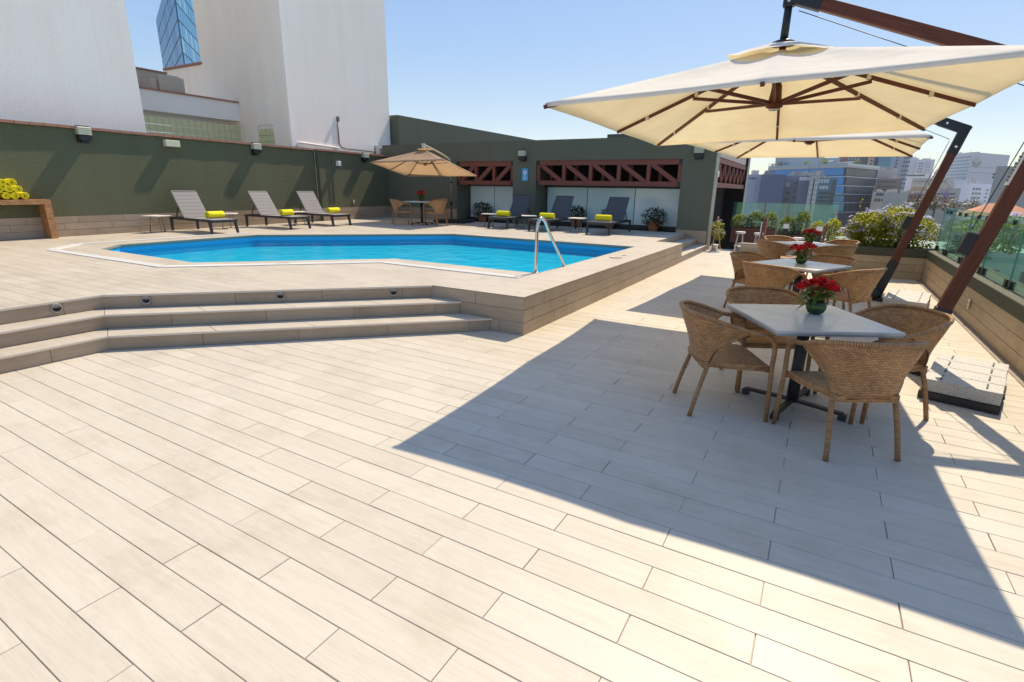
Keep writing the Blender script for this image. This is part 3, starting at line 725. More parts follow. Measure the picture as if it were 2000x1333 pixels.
# right hand parapet with glass balustrade
PR = thing('parapet_wall', 'low tiled wall with dark green cap along the right of the terrace', 'wall', (1.87, 0, 0))
obj('core', MB().box((.20, 4.5, .20), (.36, 17.4, .44)), 'grout', PR)
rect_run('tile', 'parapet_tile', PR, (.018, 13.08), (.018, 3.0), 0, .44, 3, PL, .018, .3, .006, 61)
obj('cap', MB().prism([(-.012, -4), (.42, -4), (.42, 13.5), (-.012, 13.5)], .441, .60), 'green_trim', PR, bevel=.012)
PT = thing('planter_parapet', 'low tiled wall with green cap in front of the big flowering bush', 'wall', (0, 13.1, 0))
obj('core', MB().box((1.2, .12, .20), (1.32, .2, .44)), 'grout', PT)
rect_run('tile', 'parapet_tile', PT, (.53, .018), (1.868, .018), 0, .44, 3, PL, .018, .1, .006, 62)
obj('cap', MB().box((1.19, .10, .522), (1.34, .235, .16)), 'green_trim', PT, bevel=.012)
ys = [13.35, 12.36, 10.97, 9.60, 8.28, 6.95, 5.6, 4.2]
for i in range(7):
    y1, y0 = ys[i]-.012, ys[i+1]+.012
    lb = ['glass panel of the right balustrade at the corner by the bush', 'second glass panel from the corner of the right balustrade', 'glass panel of the right balustrade behind the near mast', 'glass panel of the right balustrade just right of the near mast', 'glass panel of the right balustrade above the cream socket', 'nearest glass panel of the right balustrade in view', 'glass panel of the right balustrade past the frame edge'][i]
    t = thing('glass_panel', lb, 'glass panel', (2.02, (y0+y1)/2, .60), 0, 'glass balustrade panels')
    w = y1-y0; obj('pane', MB().box((0, 0, .41), (.012, w, .80)), 'clear_green_glass', t)
    obj('edge', MB().box((0, 0, .8125), (.0125, w, .005)).box((0, w/2+.001, .41), (.0125, .003, .80)).box((0, -w/2-.001, .41), (.0125, .003, .80)), 'glass_edge', t)
    for s_ in (-1, 1): obj('clamp', MB().box((0, s_*(w/2-.07), .045), (.05, .10, .09)), 'black_metal', t, bevel=.004)
    for s_ in (-.35, .35): obj('top_clip', MB().box((0, s_*w/2, .74), (.04, .045, .06)), 'black_metal', t)
# ================================================================== FURNITURE
def wicker_chair():
    t = thing('wicker_chair', '', 'chair')
    half = [(0, -.345, .785), (.165, -.318, .783), (.282, -.225, .768), (.326, -.085, .728), (.312, .07, .675)]
    low = [(0, -.222, .40), (.125, -.212, .40), (.206, -.178, .40), (.262, -.130, .545), (.308, .06, .662)]
    rp = cr(half, 6); lp = cr(low, 6)
    rim = [Vector((-p.x, p.y, p.z)) for p in rp[::-1]] + rp[1:]; lowc = [Vector((-p.x, p.y, p.z)) for p in lp[::-1]] + lp[1:]
    P = []; U = []; NV = 9; s = 0; us = []
    for i, p in enumerate(rim):
        if i: s += (p-rim[i-1]).length
        us.append(s)
    for j in range(NV):
        v = j/(NV-1); rowp = []; rowu = []
        for i in range(len(rim)):
            a, b = lowc[i], rim[i]; q = a.lerp(b, v); out = Vector((q.x, q.y+.05, 0))
            if out.length > 1e-4: out.normalize()
            q = q + out*(.022*math.sin(math.pi*v)*(1-v)*-1.2)
            rowp.append(q); rowu.append((us[i], (b-a).length*v))
        P.append(rowp); U.append(rowu)
    sh = obj('backrest', MB().grid(P, U), 'wicker', t)
    so_ = sh.modifiers.new('solid', 'SOLIDIFY'); so_.thickness = .014; so_.offset = 0
    obj('rim', MB().tube([p + Vector((0, 0, .006)) for p in rim], .0155, 8), 'wicker_wrap', t)
    for sx in (-1, 1):
        obj('arm', MB().tube(cr([(sx*.313, .055, .683), (sx*.306, .150, .668), (sx*.297, .218, .640), (sx*.289, .250, .59), (sx*.285, .258, .53)], 5), [.017]*21, 9), 'wicker_wrap', t)
        obj('leg', MB().tube([(sx*.285, .258, .535), (sx*.281, .258, .42), (sx*.285, .265, .2), (sx*.290, .272, 0)], [.017, .017, .0165, .0155], 9), 'wicker_wrap', t)
        obj('leg', MB().tube(cr([(sx*.200, -.165, .43), (sx*.212, -.195, .33), (sx*.226, -.240, .16), (sx*.236, -.275, 0)], 3), .0168, 9), 'wicker_wrap', t)
    st = MB(); nS = 10
    top = []; bot = []; ut = []
    for i in range(nS):
        v = i/(nS-1); y = -.215 + v*.47; hw = .205 + .068*min(1, v*1.5); rowp = []; rowu = []
        for j in range(9):
            u = j/8*2-1; z = .432 - .014*(1-u*u)*math.sin(math.pi*v) - (.012 if v in (0, 1) else 0)
            rowp.append((u*hw, y, z)); rowu.append((u*hw, y))
        top.append(rowp); ut.append(rowu)
    st.grid(top, ut)
    edge = [top[0][j] for j in range(9)] + [top[i][8] for i in range(1, nS)] + [top[-1][j] for j in range(7, -1, -1)] + [top[i][0] for i in range(nS-2, 0, -1)]
    E0 = [edge, [(p[0]*.99, p[1]*.99, p[2]-.045) for p in edge]]; UU = [[(k*.05, 0) for k in range(len(edge))], [(k*.05, .045) for k in range(len(edge))]]
    st.grid(E0, UU, True, wrap=True)
    obj('seat', st, 'wicker', t)
    obj('front_rail', MB().tube([(-.28, .250, .405), (.28, .250, .405)], .013, 7), 'wicker_wrap', t)
    for sx in (-1, 1): obj('side_rail', MB().tube([(sx*.281, .250, .405), (sx*.208, -.18, .405)], .012, 7), 'wicker_wrap', t)
    return t
def cafe_table():
    t = thing('cafe_table', '', 'table')
    obj('top', MB().box((0, 0, .7265), (.880, .880, .022)), 'table_top', t, bevel=.004)
    obj('top_edge', MB().box((0, 0, .708), (.868, .868, .014)), 'table_edge', t)
    obj('column', MB().lathe([(.044, .045), (.044, .70)], 18), 'dark_frame', t); obj('mount', MB().box((0, 0, .694), (.36, .36, .012)), 'dark_frame', t)
    for i in range(4):
        a = math.pi/2*i + math.pi/4; c, s = math.cos(a), math.sin(a)
        obj('foot', MB().beam((0, 0, .06), (c*.36, s*.36, .048), .045, .022).box((c*.36, s*.36, .024), (.05, .05, .048), a), 'dark_frame', t)
    return t
def petals(m, c, r, n, rnd, tilt0=.2, tilt1=1.1):
    for k in range(n):
        a = 2*math.pi*k/n + rnd.uniform(-.25, .25); tl = rnd.uniform(tilt0, tilt1); L = r*rnd.uniform(.8, 1.15); w = L*.38
        d = Vector((math.cos(a)*math.cos(tl), math.sin(a)*math.cos(tl), math.sin(tl))); sd = Vector((-math.sin(a), math.cos(a), 0)); up = d.cross(sd)*-1
        p0 = c; p1 = c + d*L*.55; p2 = c + d*L + up*L*-.18
        k0 = len(m.v); m.v += [tuple(p0), tuple(p1+sd*w), tuple(p1-sd*w), tuple(p2+sd*w*.45), tuple(p2-sd*w*.45)]
        m.face([k0, k0+2, k0+1], None, True); m.face([k0+1, k0+2, k0+4, k0+3], None, True)
def leaf(m, base, d, L, w, up=None, bend=.25):
    d = d.normalized(); sd = d.cross(Vector((0, 0, 1)))
    if sd.length < .05: sd = Vector((1, 0, 0))
    sd.normalize(); u = sd.cross(d)
    k = len(m.v); p1 = base + d*L*.45 + u*L*.06; p2 = base + d*L - Vector((0, 0, 1))*L*bend
    m.v += [tuple(base), tuple(p1+sd*w/2), tuple(p1-sd*w/2), tuple(p2)]; m.face([k, k+2, k+1]); m.face([k+1, k+2, k+3])
def vase(seed):
    rnd = random.Random(seed)
    t = thing('flower_vase', '', 'flowers')
    obj('bowl', MB().lathe([(.030, 0), (.052, .008), (.066, .035), (.068, .06), (.060, .085), (.050, .098), (.046, .098), (.056, .08), (.058, .05)], 22), 'vase_glass', t)
    obj('water', MB().lathe([(.0672, .040), (.0688, .058), (.0655, .072)], 22), 'vase_water', t)
    lf = MB()
    for k in range(46):
        a = rnd.uniform(0, 6.28); e = rnd.uniform(-.35, .9); b = Vector((math.cos(a)*.03, math.sin(a)*.03, rnd.uniform(.09, .15)))
        leaf(lf, b, Vector((math.cos(a)*math.cos(e), math.sin(a)*math.cos(e), math.sin(e))), rnd.uniform(.09, .16), rnd.uniform(.030, .048), None, rnd.uniform(.1, .6))
    obj('leaves', lf, 'vase_foliage', t)
    for k in range(13):
        a = 2*math.pi*k*.382 + rnd.uniform(-.2, .2); rr = rnd.choice((.035, .07, .105, .13)); z = .235 - rr*.45 + rnd.uniform(-.02, .025)
        m = MB(); c = Vector((math.cos(a)*rr, math.sin(a)*rr, z)); petals(m, c, .052, 7, rnd, .05, .6); petals(m, c+Vector((0, 0, .004)), .046, 6, rnd, .5, 1.35)
        m.tube([(c.x*.3, c.y*.3, .08), tuple(c)], .003, 4)
        obj('flower', m, 'flower_red', t)
    return t
CH = wicker_chair(); TB = cafe_table()
tabs = [((.004, 4.48), 30, 'near', 'nearest'), ((-.175, 7.93), 63, 'middle', 'middle'), ((-.20, 11.30), 41, 'far', 'farthest')]
used = [False, False]
where = {('near', 0): 'wicker armchair on the right of the nearest table', ('near', 1): 'wicker armchair behind the nearest table, its back to the pool house', ('near', 2): 'wicker armchair on the left of the nearest table, nearest the pool',
         ('near', 3): 'wicker armchair with its back to us, the closest chair of all',
         ('middle', 0): 'wicker armchair behind the middle table on the right', ('middle', 1): 'wicker armchair at the far left of the middle table', ('middle', 2): 'wicker armchair at the near left of the middle table, back to us', ('middle', 3): 'wicker armchair at the near right of the middle table, beside the far mast',
         ('far', 0): 'wicker armchair right of the farthest table, below the flowering bush', ('far', 1): 'wicker armchair behind the farthest table on the left', ('far', 2): 'wicker armchair left of the farthest table with its back sideways', ('far', 3): 'wicker armchair on the near right side of the farthest table'}
jit = {('near', 3): (.60, 2), ('near', 2): (.60, -3), ('near', 0): (.63, 3), ('near', 1): (.60, -2)}
VS = {}
for (tx, ty), rot, key, word in tabs:
    lb = {'near': 'square stone topped table nearest the camera', 'middle': 'square stone topped table, middle of the row of three', 'far': 'square stone topped table farthest down the terrace'}[key]
    if not used[1]: TB.location = (tx, ty, 0); TB.rotation_euler.z = R(rot); TB['label'] = lb; TB['group'] = 'tables under the cream umbrellas'; used[1] = True
    else: copy_tree(TB, (tx, ty, 0), R(rot), lb)
    for q in range(4):
        a = rot + 90*q; dist, dr = jit.get((key, q), (.62, (-4, 3, 2, -3)[q]))
        x, y = tx + math.cos(R(a))*dist, ty + math.sin(R(a))*dist; rz = R(a + 90 + dr)
        lb = where[(key, q)]
        if not used[0]: CH.location = (x, y, 0); CH.rotation_euler.z = rz; CH['label'] = lb; CH['group'] = 'wicker chairs under the cream umbrellas'; used[0] = True
        else: copy_tree(CH, (x, y, 0), rz, lb)
    v = vase({'near': 5, 'middle': 9, 'far': 14}[key]); v.scale = (1.05,)*3; v.rotation_euler.z = tx*3
    v.location = (tx + {'near': .05, 'middle': .0, 'far': .03}[key], ty + {'near': .16, 'middle': .06, 'far': .02}[key], .7378)
    v['label'] = {'near': 'red flowers in a round green vase on the nearest table', 'middle': 'red flowers in a round green vase on the middle table', 'far': 'red flowers in a round green vase on the farthest table'}[key]; v['group'] = 'red flower vases'

# ------------------------------------------------------------------ cantilever umbrellas
def canopy_mesh(a, b, H, tilt):
    """a,b half sizes; H rise to the vent; tilt dz per metre of x; edge at z=0"""
    per = [(-a, -b), (0, -b), (a, -b), (a, 0), (a, b), (0, b), (-a, b), (-a, 0)]
    m = MB(); NT, NS = 12, 8; P = []; U = []
    for i in range(NT+1):
        t = .10 + .90*i/NT; rowp = []; ru = []
        for k in range(8):
            p, q = per[k], per[(k+1) % 8]
            for j in range(NS):
                u = j/NS; x, y = p[0]+(q[0]-p[0])*u, p[1]+(q[1]-p[1])*u; sg_ = math.sin(math.pi*u)
                sc_ = t*(1-.013*sg_*t*t); z = H*(1-t**.97) - .050*sg_*math.sin(math.pi*min(1, t*.92)) + .012*sg_*t
                rowp.append((x*sc_, y*sc_, z + tilt*x*sc_)); ru.append((x*sc_, y*sc_))
        P.append(rowp); U.append(ru)
    hem = [(x, y, z-.028) for x, y, z in P[-1]]; P.append(hem); U.append(U[-1])
    m.grid(P, U, True, wrap=True); return m, per
def umbrella(label, loc, rot, a, b, ze, tilt, foot, elbow, seed, H=.63):
    """loc: plan centre of the canopy; foot, elbow: mast end points in world space"""
    T = thing('cantilever_umbrella', label, 'umbrella', (loc[0], loc[1], 0), 0, 'big cream cantilever umbrellas')
    Mz = Matrix.Rotation(rot, 4, 'Z')
    def sub(nm, m, mt, par=None, **kw):
        o_ = obj(nm, m, mt, par if par is not None else T, **kw)
        return o_
    cm_, per = canopy_mesh(a, b, H, tilt); cm_.v = [tuple(Mz @ Vector((x, y, z+ze))) for x, y, z in cm_.v]
    cn = sub('canopy', cm_, 'canvas_cream')
    # loose vent flap above the opening
    rnd = random.Random(seed); vt = MB(); P = []
    for i in range(7):
        rw = []
        for j in range(28):
            an = 2*math.pi*j/28; r_ = (.04 + .40*i/6)*(1+.30*abs(math.sin(2*an))**3); wv = .022*math.sin(5*an+seed)*(i/6)**2 + .012*math.sin(9*an+2*seed)*(i/6)**2 + rnd.uniform(-.006, .006)*i/6
            rw.append(Mz @ Vector((math.cos(an)*r_, math.sin(an)*r_*1.25, ze+H+.035-.165*(i/6)**1.1+wv)))
        P.append(rw)
    vt.grid(P, None, True, wrap=True); sub('vent_flap', vt, 'canvas_cream', cn)
    hz = ze + H - .50; hub = Vector((0, 0, hz))
    sub('hub', MB().lathe([(.03, -.05), (.075, -.04), (.085, -.005), (.06, .03), (.05, .10), (.045, .16)], 16, hub), 'umbrella_wood')
    sub('hub_cap', MB().lathe([(.045, -.066), (.05, -.052)], 14, hub), 'steel')
    sub('inner_pole', MB().lathe([(.032, .14), (.030, .62)], 12, hub), 'umbrella_wood')
    for k, (px, py) in enumerate(per):
        tip = Mz @ Vector((px*1.003, py*1.003, ze + tilt*px - .030)); root = Mz @ Vector((px*.05, py*.05, ze+H*.95-.055))
        d = tip-root
        rb = sub('rib', MB().beam(root, tip, .028, .036, w2=.026, t2=.030), 'umbrella_wood')
        mid = root + d*.47 - Vector((0, 0, .03)); st0 = hub + Vector((mid.x, mid.y, 0)).normalized()*.07 + Vector((0, 0, .0))
        sub('strut', MB().beam(st0, mid, .024, .030), 'umbrella_wood', rb)
        for q in (.45, .78): 
            c = root + d*q - Vector((0, 0, .004)); sub('clip', MB().box(c, (.035, .035, .040), math.atan2(d.y, d.x)), 'plastic_cream', rb)
    F, E = Vector(foot)-Vector((*loc, 0)), Vector(elbow)-Vector((*loc, 0)); top = Vector((0, 0, ze+H+.43))
    md = (E-F).normalized(); upv = Vector((md.z, 0, -md.x))
    sub('mast', MB().beam(F + md*.62, E - md*.30, .085, .115, up=upv), 'umbrella_wood', bevel=.008)
    sub('mast_sleeve', MB().beam(F + md*.10, F + md*.66, .098, .128, up=upv), 'black_metal', bevel=.006)
    ad = (top-E).normalized()
    sub('elbow_plate', MB().beam(E - md*.34, E + md*.05, .096, .126, up=upv).beam(E - ad*.06, E + ad*.34, .0965, .122, up=ad.cross(Vector((0, 1, 0)))), 'black_metal', bevel=.004)
    sub('arm', MB().beam(E + ad*.30, top - ad*.26, .080, .115, up=ad.cross(Vector((0, 1, 0))), t2=.10), 'umbrella_wood', bevel=.008)
    hb = sub('arm_head', MB().beam(top - ad*.30, top - ad*.03, .092, .118, up=ad.cross(Vector((0, 1, 0)))).box(top + Vector((0, 0, -.02)), (.10, .075, .15)), 'black_metal', bevel=.006)
    for q in (.04, -.03): sub('bolt', MB().lathe([(.014, -.004), (.014, .004)], 10, top + Vector((0, -.041, q-.02)), Matrix.Rotation(R(90), 3, 'X')), 'steel', hb)
    bl = MB()
    for pnt in (E - md*.24, E + ad*.24): bl.lathe([(.016, -.004), (.016, .004)], 10, pnt + Vector((0, -.050, 0)), Matrix.Rotation(R(90), 3, 'X'))
    sub('elbow_bolts', bl, 'steel')
    sub('hanger', MB().lathe([(.036, 0), (.034, .33)], 14, top - Vector((0, 0, .40))).lathe([(.11, -.02), (.10, .01), (.05, .03)], 18, top - Vector((0, 0, .40))), 'black_metal')
    cb = F + md*1.25; wv = Vector((-.11, 0, .03))
    cx_ = sub('crank_box', MB().beam(cb - upv*.098 - md*.095, cb - upv*.098 + md*.095, .085, .085, up=upv), 'black_metal', bevel=.005)
    pl_ = F + md*1.92
    sub('cleat_plate', MB().beam(pl_ - upv*.062 - md*.15, pl_ - upv*.062 + md*.15, .075, .014, up=upv), 'plastic_white')
    ch_ = MB()
    for q in range(9): ch_.lathe([(.012, -.003), (.012, .003)], 8, pl_ - upv*.074 + md*(-.11+.0275*q), Matrix.Rotation(R(90), 3, 'X') if q % 2 else Matrix.Rotation(R(90), 3, 'Y'))
    sub('chain', ch_, 'grey_metal')
    sub('cable', MB().tube([cb - upv*.12 + md*.12, E - md*.18 - upv*.10, ], .004, 5).tube([E - md*.16 - upv*.10, top - ad*.1 - Vector((0, 0, .10))], .004, 5), 'black_metal')
    sub('pivot', MB().lathe([(.10, .04), (.10, .12), (.075, .13), (.07, .19)], 18, F), 'black_metal')
    return T
def ballast(label, corner, ang, L, Wd, foot):
    """granite ballast slabs in a steel tray; corner: near left"""
    t = thing('umbrella_base', label, 'umbrella base', (corner[0], corner[1], 0), ang, 'granite umbrella bases')
    obj('tray', MB().box((L/2, Wd/2, .038), (L+.02, Wd+.03, .055)).box((L/2, Wd/2, .012), (L+.05, .10, .02)), 'black_metal', t)
    n_ = 4; w = Wd/n_
    for i in range(n_):
        s_ = obj('slab', MB().box((L/2 + .004*(i % 2), w*(i+.5), .120), (L, w-.010, .105)), 'granite_slab', t, bevel=.006)
        for x in (L*.22, L*.80):
            obj('handle', MB().box((x, w*(i+.5), .1745), (.012, w*.55, .006)), 'dark_frame', s_)
    F = Matrix.Rotation(-ang, 3, 'Z') @ (Vector((foot[0], foot[1], 0)) - Vector((corner[0], corner[1], 0)))
    fb_ = MB().beam((F.x, F.y, .035), (L*.5, Wd*.5, .035), .10, .05)
    obj('foot_beam', fb_, 'black_metal', t)
umbrella('large cream umbrella over the nearest table, its arm crossing the sky', (-.60, 6.15), R(3.0), 1.575, 2.03, 2.360, .040, (.93, 6.08, .0), (1.56, 6.12, 2.56), 3)
umbrella('cream umbrella further back whose mast stands by the bush', (-.42, 10.82), R(-3.3), 1.55, 2.02, 2.375, -.006, (.90, 10.12, .0), (1.53, 10.12, 2.55), 7)
ballast('speckled granite ballast base lying right of the nearest chair', (.925, 5.29), R(-14.0), .50, 1.05, (.93, 6.08))
ballast('speckled granite ballast base at the foot of the farther mast', (.935, 9.30), R(-10.0), .52, 1.08, (.90, 10.12))

# ------------------------------------------------------------------ beige umbrella at the far corner
def far_umbrella():
    T = thing('beige_umbrella', 'tilted beige cantilever umbrella in the far left corner', 'umbrella', (-11.5, 14.05, 0))
    N, Rr, Fr, Lf = Vector((-9.95, 13.0, 2.42)), Vector((-10.2, 15.1, 2.03)), Vector((-13.45, 15.4, 2.00)), Vector((-13.2, 13.3, 2.39))
    ap = Vector((-11.55, 14.10, 2.80)); O = Vector((-11.5, 14.05, 0))
    per = [N, (N+Rr)/2, Rr, (Rr+Fr)/2, Fr, (Fr+Lf)/2, Lf, (Lf+N)/2]; P = []
    for i in range(9):
        t_ = .05+.95*i/8; rw = []
        for k in range(8):
            for j in range(6):
                u = j/6; q = per[k].lerp(per[(k+1) % 8], u); s_ = math.sin(math.pi*u)
                p = ap.lerp(q, t_*(1-.025*s_*t_)) - Vector((0, 0, .04*s_*math.sin(math.pi*t_*.9))); rw.append(p-O)
        P.append(rw)
    P.append([q - Vector((0, 0, .03)) for q in P[-1]])
    cn = obj('canopy', MB().grid(P, None, True, wrap=True), 'canvas_beige', T)
    obj('vent_flap', MB().grid([[ap - O + Vector((math.cos(a)*r_, math.sin(a)*r_, .06-.06*r_/.25+.008*math.sin(6*a))) for a in [2*math.pi*k/16 for k in range(16)]] for r_ in (.02, .12, .26)], None, True, wrap=True), 'canvas_beige', cn)
    hub = ap - O - Vector((0, 0, .46))
    obj('hub', MB().lathe([(.05, -.04), (.06, .02), (.03, .06)], 12, hub), 'pole_bronze', T)
    for q in per:
        rb = obj('rib', MB().beam(ap-O-Vector((0, 0, .05)), q-O-Vector((0, 0, .02)), .02, .028), 'pole_bronze', T)
        mid = (ap-O).lerp(q-O, .45)-Vector((0, 0, .045)); obj('strut', MB().beam(hub, mid, .016, .02), 'pole_bronze', rb)
    ms = [Vector((-11.72, 15.72, D+.08)), Vector((-11.72, 15.72, 1.6)), Vector((-11.72, 15.72, 2.52))]
    obj('mast', MB().tube([p-O for p in ms], .032, 10), 'pole_bronze', T)
    obj('mast_joint', MB().lathe([(.05, 0), (.05, .12)], 12, Vector((-11.72, 15.72, 1.02))-O).lathe([(.045, 0), (.045, .06)], 12, Vector((-11.72, 15.72, 1.78))-O), 'black_metal', T)
    arm = cr([(-11.72, 15.72, 2.45), (-11.70, 15.55, 2.60), (-11.64, 14.9, 2.78), (-11.56, 14.05, 2.95)], 5)
    obj('arm', MB().tube([p-O for p in arm], .028, 8).box(Vector((-11.55, 14.05, 2.91))-O, (.09, .09, .14)), 'plastic_cream', T)
    obj('base', MB().box(Vector((-11.2, 15.2, D+.05))-O, (1.15, 1.0, .10), R(10)), 'black_metal', T, bevel=.03)
far_umbrella()
def metal_chair(label, loc, rz):
    """smaller rattan chair on slim metal legs"""
    return copy_tree(CH, loc, rz, label, 'chairs under the beige umbrella')
far_t = copy_tree(TB, (-11.33, 13.60, D), R(20), 'small square table under the beige umbrella', 'table under the beige umbrella'); 
metal_chair('light wicker chair left of the table under the beige umbrella', (-11.72, 13.05, D), R(-38))
metal_chair('light wicker chair right of the table under the beige umbrella', (-10.70, 13.52, D), R(86))
metal_chair('wicker chair behind the table under the beige umbrella', (-11.25, 14.28, D), R(172))
v = vase(21); v.scale = (1.2,)*3; v.location = (-11.42, 13.7, D+.7378); v['label'] = 'dark red flowers on the table under the beige umbrella'

# ------------------------------------------------------------------ sun loungers, towels, side tables
def lounger(fabric, nm):
    t = thing('sun_lounger', '', 'sun lounger')
    for s_ in (-1, 1): obj('side_rail', MB().box((.96, s_*.315, .315), (1.90, .045, .055)), 'dark_frame', t, bevel=.006)
    obj('end_rail', MB().box((1.90, 0, .30), (.045, .60, .05)), 'dark_frame', t); obj('head_rail', MB().box((.03, 0, .315), (.045, .60, .05)), 'dark_frame', t)
    for sx, x0, x1 in ((0, .07, .05), (1, 1.83, 1.90)):
        for s_ in (-1, 1): obj('leg', MB().beam((x1, s_*.318, 0), (x0, s_*.315, .31), .042, .055, up=(1, 0, 0), t2=.085), 'dark_frame', t)
    seat = MB()
    for i in range(9):
        x = .70+.135*i; seat.box((x+.065, 0, .335), (.128, .57, .022))
    obj('seat', seat, fabric, t, bevel=.008)
    hinge = Vector((.68, 0, .335)); ang = R(55); d = Vector((-math.cos(ang), 0, math.sin(ang))); n_ = Vector((-math.sin(ang), 0, -math.cos(ang)))
    bk = MB()
    for s_ in (-1, 1): bk.beam(hinge + Vector((0, s_*.292, 0)), hinge + d*.78 + Vector((0, s_*.292, 0)), .024, .024, up=n_)
    bk.beam(hinge + d*.78 + Vector((0, -.30, 0)), hinge + d*.78 + Vector((0, .30, 0)), .024, .024, up=n_)
    Mx = Matrix((( -d.x, 0, -n_.x), (0, 1, 0), (-d.z, 0, -n_.z)))
    bk.box(hinge + d*.39 + n_*.006, (.74, .56, .008), M=Mx)
    B = obj('backrest', bk, fabric, t)
    for i in range(7):
        c = hinge + d*(.060+.106*i) - n_*.004; o = obj('pad', MB().box(c, (.1045, .565, .022), M=Mx), fabric, B, bevel=.006)
    obj('back_support', MB().beam((.22, -.26, .33), tuple(hinge + d*.42 + Vector((0, -.26, 0))), .02, .025).beam((.22, .26, .33), tuple(hinge + d*.42 + Vector((0, .26, 0))), .02, .025), 'dark_frame', t)
    obj('under_brace', MB().box((.9, 0, .30), (.04, .58, .03)), 'dark_frame', t)
    return t
def towel_mesh():
    m = MB(); prof = []; NT = 64; w = .011
    for i in range(NT+1):
        a = i/NT*2.7*2*math.pi; r = .014 + .021*a/(2*math.pi); prof.append((a, r))
    inn = [Vector((math.cos(a)*(r-w*.5), 0, math.sin(a)*(r-w*.5))) for a, r in prof]; out = [Vector((math.cos(a)*(r+w*.42), 0, math.sin(a)*(r+w*.42))) for a, r in prof]
    ys_ = (-.19, -.183, -.09, 0, .09, .183, .19); sc_ = (.93, 1, 1.02, 1.0, 1.02, 1, .93)
    for lay in (out, inn):
        P = [[Vector((p.x*s_, yy, p.z*s_)) for yy, s_ in zip(ys_, sc_)] for p in lay]; m.grid(P, None, True)
    for e in (0, -1):
        yy, s_ = ys_[e], sc_[e]; k = len(m.v)
        for p, q in zip(inn, out): m.v += [(p.x*s_, yy, p.z*s_), (q.x*s_, yy, q.z*s_)]
        for i in range(NT): m.face([k+2*i, k+2*i+1, k+2*i+3, k+2*i+2], None, True)
    return m.mesh('towel_roll', 'towel_yellow')
TOWEL = towel_mesh(); TR = .0745
def towel(loc, rz, label, group, sc_=1.0):
    o = link('towel_roll', TOWEL, None, loc); o.rotation_euler = (0, R(random.Random(label).uniform(0, 300)), 0); 
    o.rotation_mode = 'ZYX' if False else 'XYZ'
    o.rotation_euler = (0, random.Random(label).uniform(0, 6.2), rz); o.scale = (sc_, sc_*.95, sc_); return tag(o, label, 'towel', group)
def side_table(loc, rz, label):
    t = thing('side_table', label, 'side table', loc, rz, 'small side tables by the loungers')
    obj('top', MB().box((0, 0, .395), (.44, .44, .022)), 'planter_white', t, bevel=.005)
    for k in range(3):
        a = R(90+120*k); obj('leg', MB().tube([(math.cos(a)*.13, math.sin(a)*.13, .385), (math.cos(a)*.19, math.sin(a)*.19, 0)], .011, 7), 'pole_bronze', t)
    obj('foot_bar', MB().tube([(.165, -.095, .01), (0, .19, .01), (-.165, -.095, .01)], .008, 6), 'pole_bronze', t)
LG = lounger('fabric_grey', 'g'); first = [True]
def place_l(proto, loc, rz, label, group):
    if first[0]: proto.location = loc; proto.rotation_euler.z = rz; proto['label'] = label; proto['group'] = group; first[0] = False
    else: copy_tree(proto, loc, rz, label, group)
lef = [((-14.44, 7.72), 'grey sun lounger by the green wall, leftmost of the six'), ((-14.40, 9.74), 'grey sun lounger by the green wall, second from the left'), ((-14.50, 11.48), 'grey sun lounger by the green wall nearest the stepped wall')]
for i, ((x, y), lb) in enumerate(lef):
    place_l(LG, (x, y, D), R((-2, 2, -3)[i]), lb, 'loungers along the green wall')
    towel((x+1.42, y+.02, D+.348+TR*1.22), R((8, 14, 4)[i]), ['rolled yellow towel on the leftmost lounger', 'rolled yellow towel on the second lounger from the left', 'rolled yellow towel on the third lounger from the left'][i], 'yellow towels on the loungers', 1.22)
LR = lounger('fabric_grey_shaded', 's'); first[0] = True
rig = [((-8.53, 15.55), 'shade-darkened sun lounger before the pier with the blue sign'), ((-7.00, 15.48), 'shade-darkened sun lounger facing the pool behind the steel handrail'), ((-5.28, 15.52), 'shade-darkened sun lounger facing the pool, rightmost of the six')]
for i, ((x, y), lb) in enumerate(rig):
    place_l(LR, (x, y, D), R((-88, -91, -89)[i]), lb, 'loungers in front of the pool house')
    towel((x+.03, y-1.50, D+.348+TR*1.22), R((88, 94, 90)[i]), ['rolled yellow towel on the lounger by the blue sign pier', 'rolled yellow towel on the lounger behind the handrail', 'rolled yellow towel on the rightmost lounger'][i], 'yellow towels on the loungers', 1.22)
side_table((-14.10, 6.92, D), R(20), 'small pale side table left of the leftmost lounger')
side_table((-14.05, 8.72, D), R(50), 'small pale side table between the first two loungers at the wall')
side_table((-13.75, 10.72, D), R(70), 'small pale side table between the second and third loungers')
side_table((-9.15, 14.30, D), R(10), 'small side table in shade left of the sign pier lounger')
side_table((-7.72, 14.25, D), R(35), 'small side table in shade left of the handrail lounger')
side_table((-6.08, 14.15, D), R(5), 'small side table in shade left of the rightmost lounger')

# towel table
ct = thing('towel_console', 'woven rattan towel table with slanted leg at the left edge', 'table', (-14.05, 4.88, D), R(90))
def uvbox(m, pts):
    """hexahedron with metric uv"""
    P = [Vector(p) for p in pts]
    for q in ((3, 2, 1, 0), (4, 5, 6, 7), (0, 1, 5, 4), (1, 2, 6, 5), (2, 3, 7, 6), (3, 0, 4, 7)):
        a, b, c, e = [P[i] for i in q]; m.poly([a, b, c, e], [(0, 0), ((b-a).length, 0), ((c-e).length, (c-b).length), (0, (e-a).length)])
def slab8(x0, x1, y0, y1, z0, z1, dx0=0): return [(x0+dx0, y0, z0), (x1+dx0, y0, z0), (x1+dx0, y1, z0), (x0+dx0, y1, z0), (x0, y0, z1), (x1, y0, z1), (x1, y1, z1), (x0, y1, z1)]
m = MB(); uvbox(m, slab8(-2.3, .0, -.02, .46, .70, .80)); obj('top', m, 'wicker_console', ct, bevel=.006)
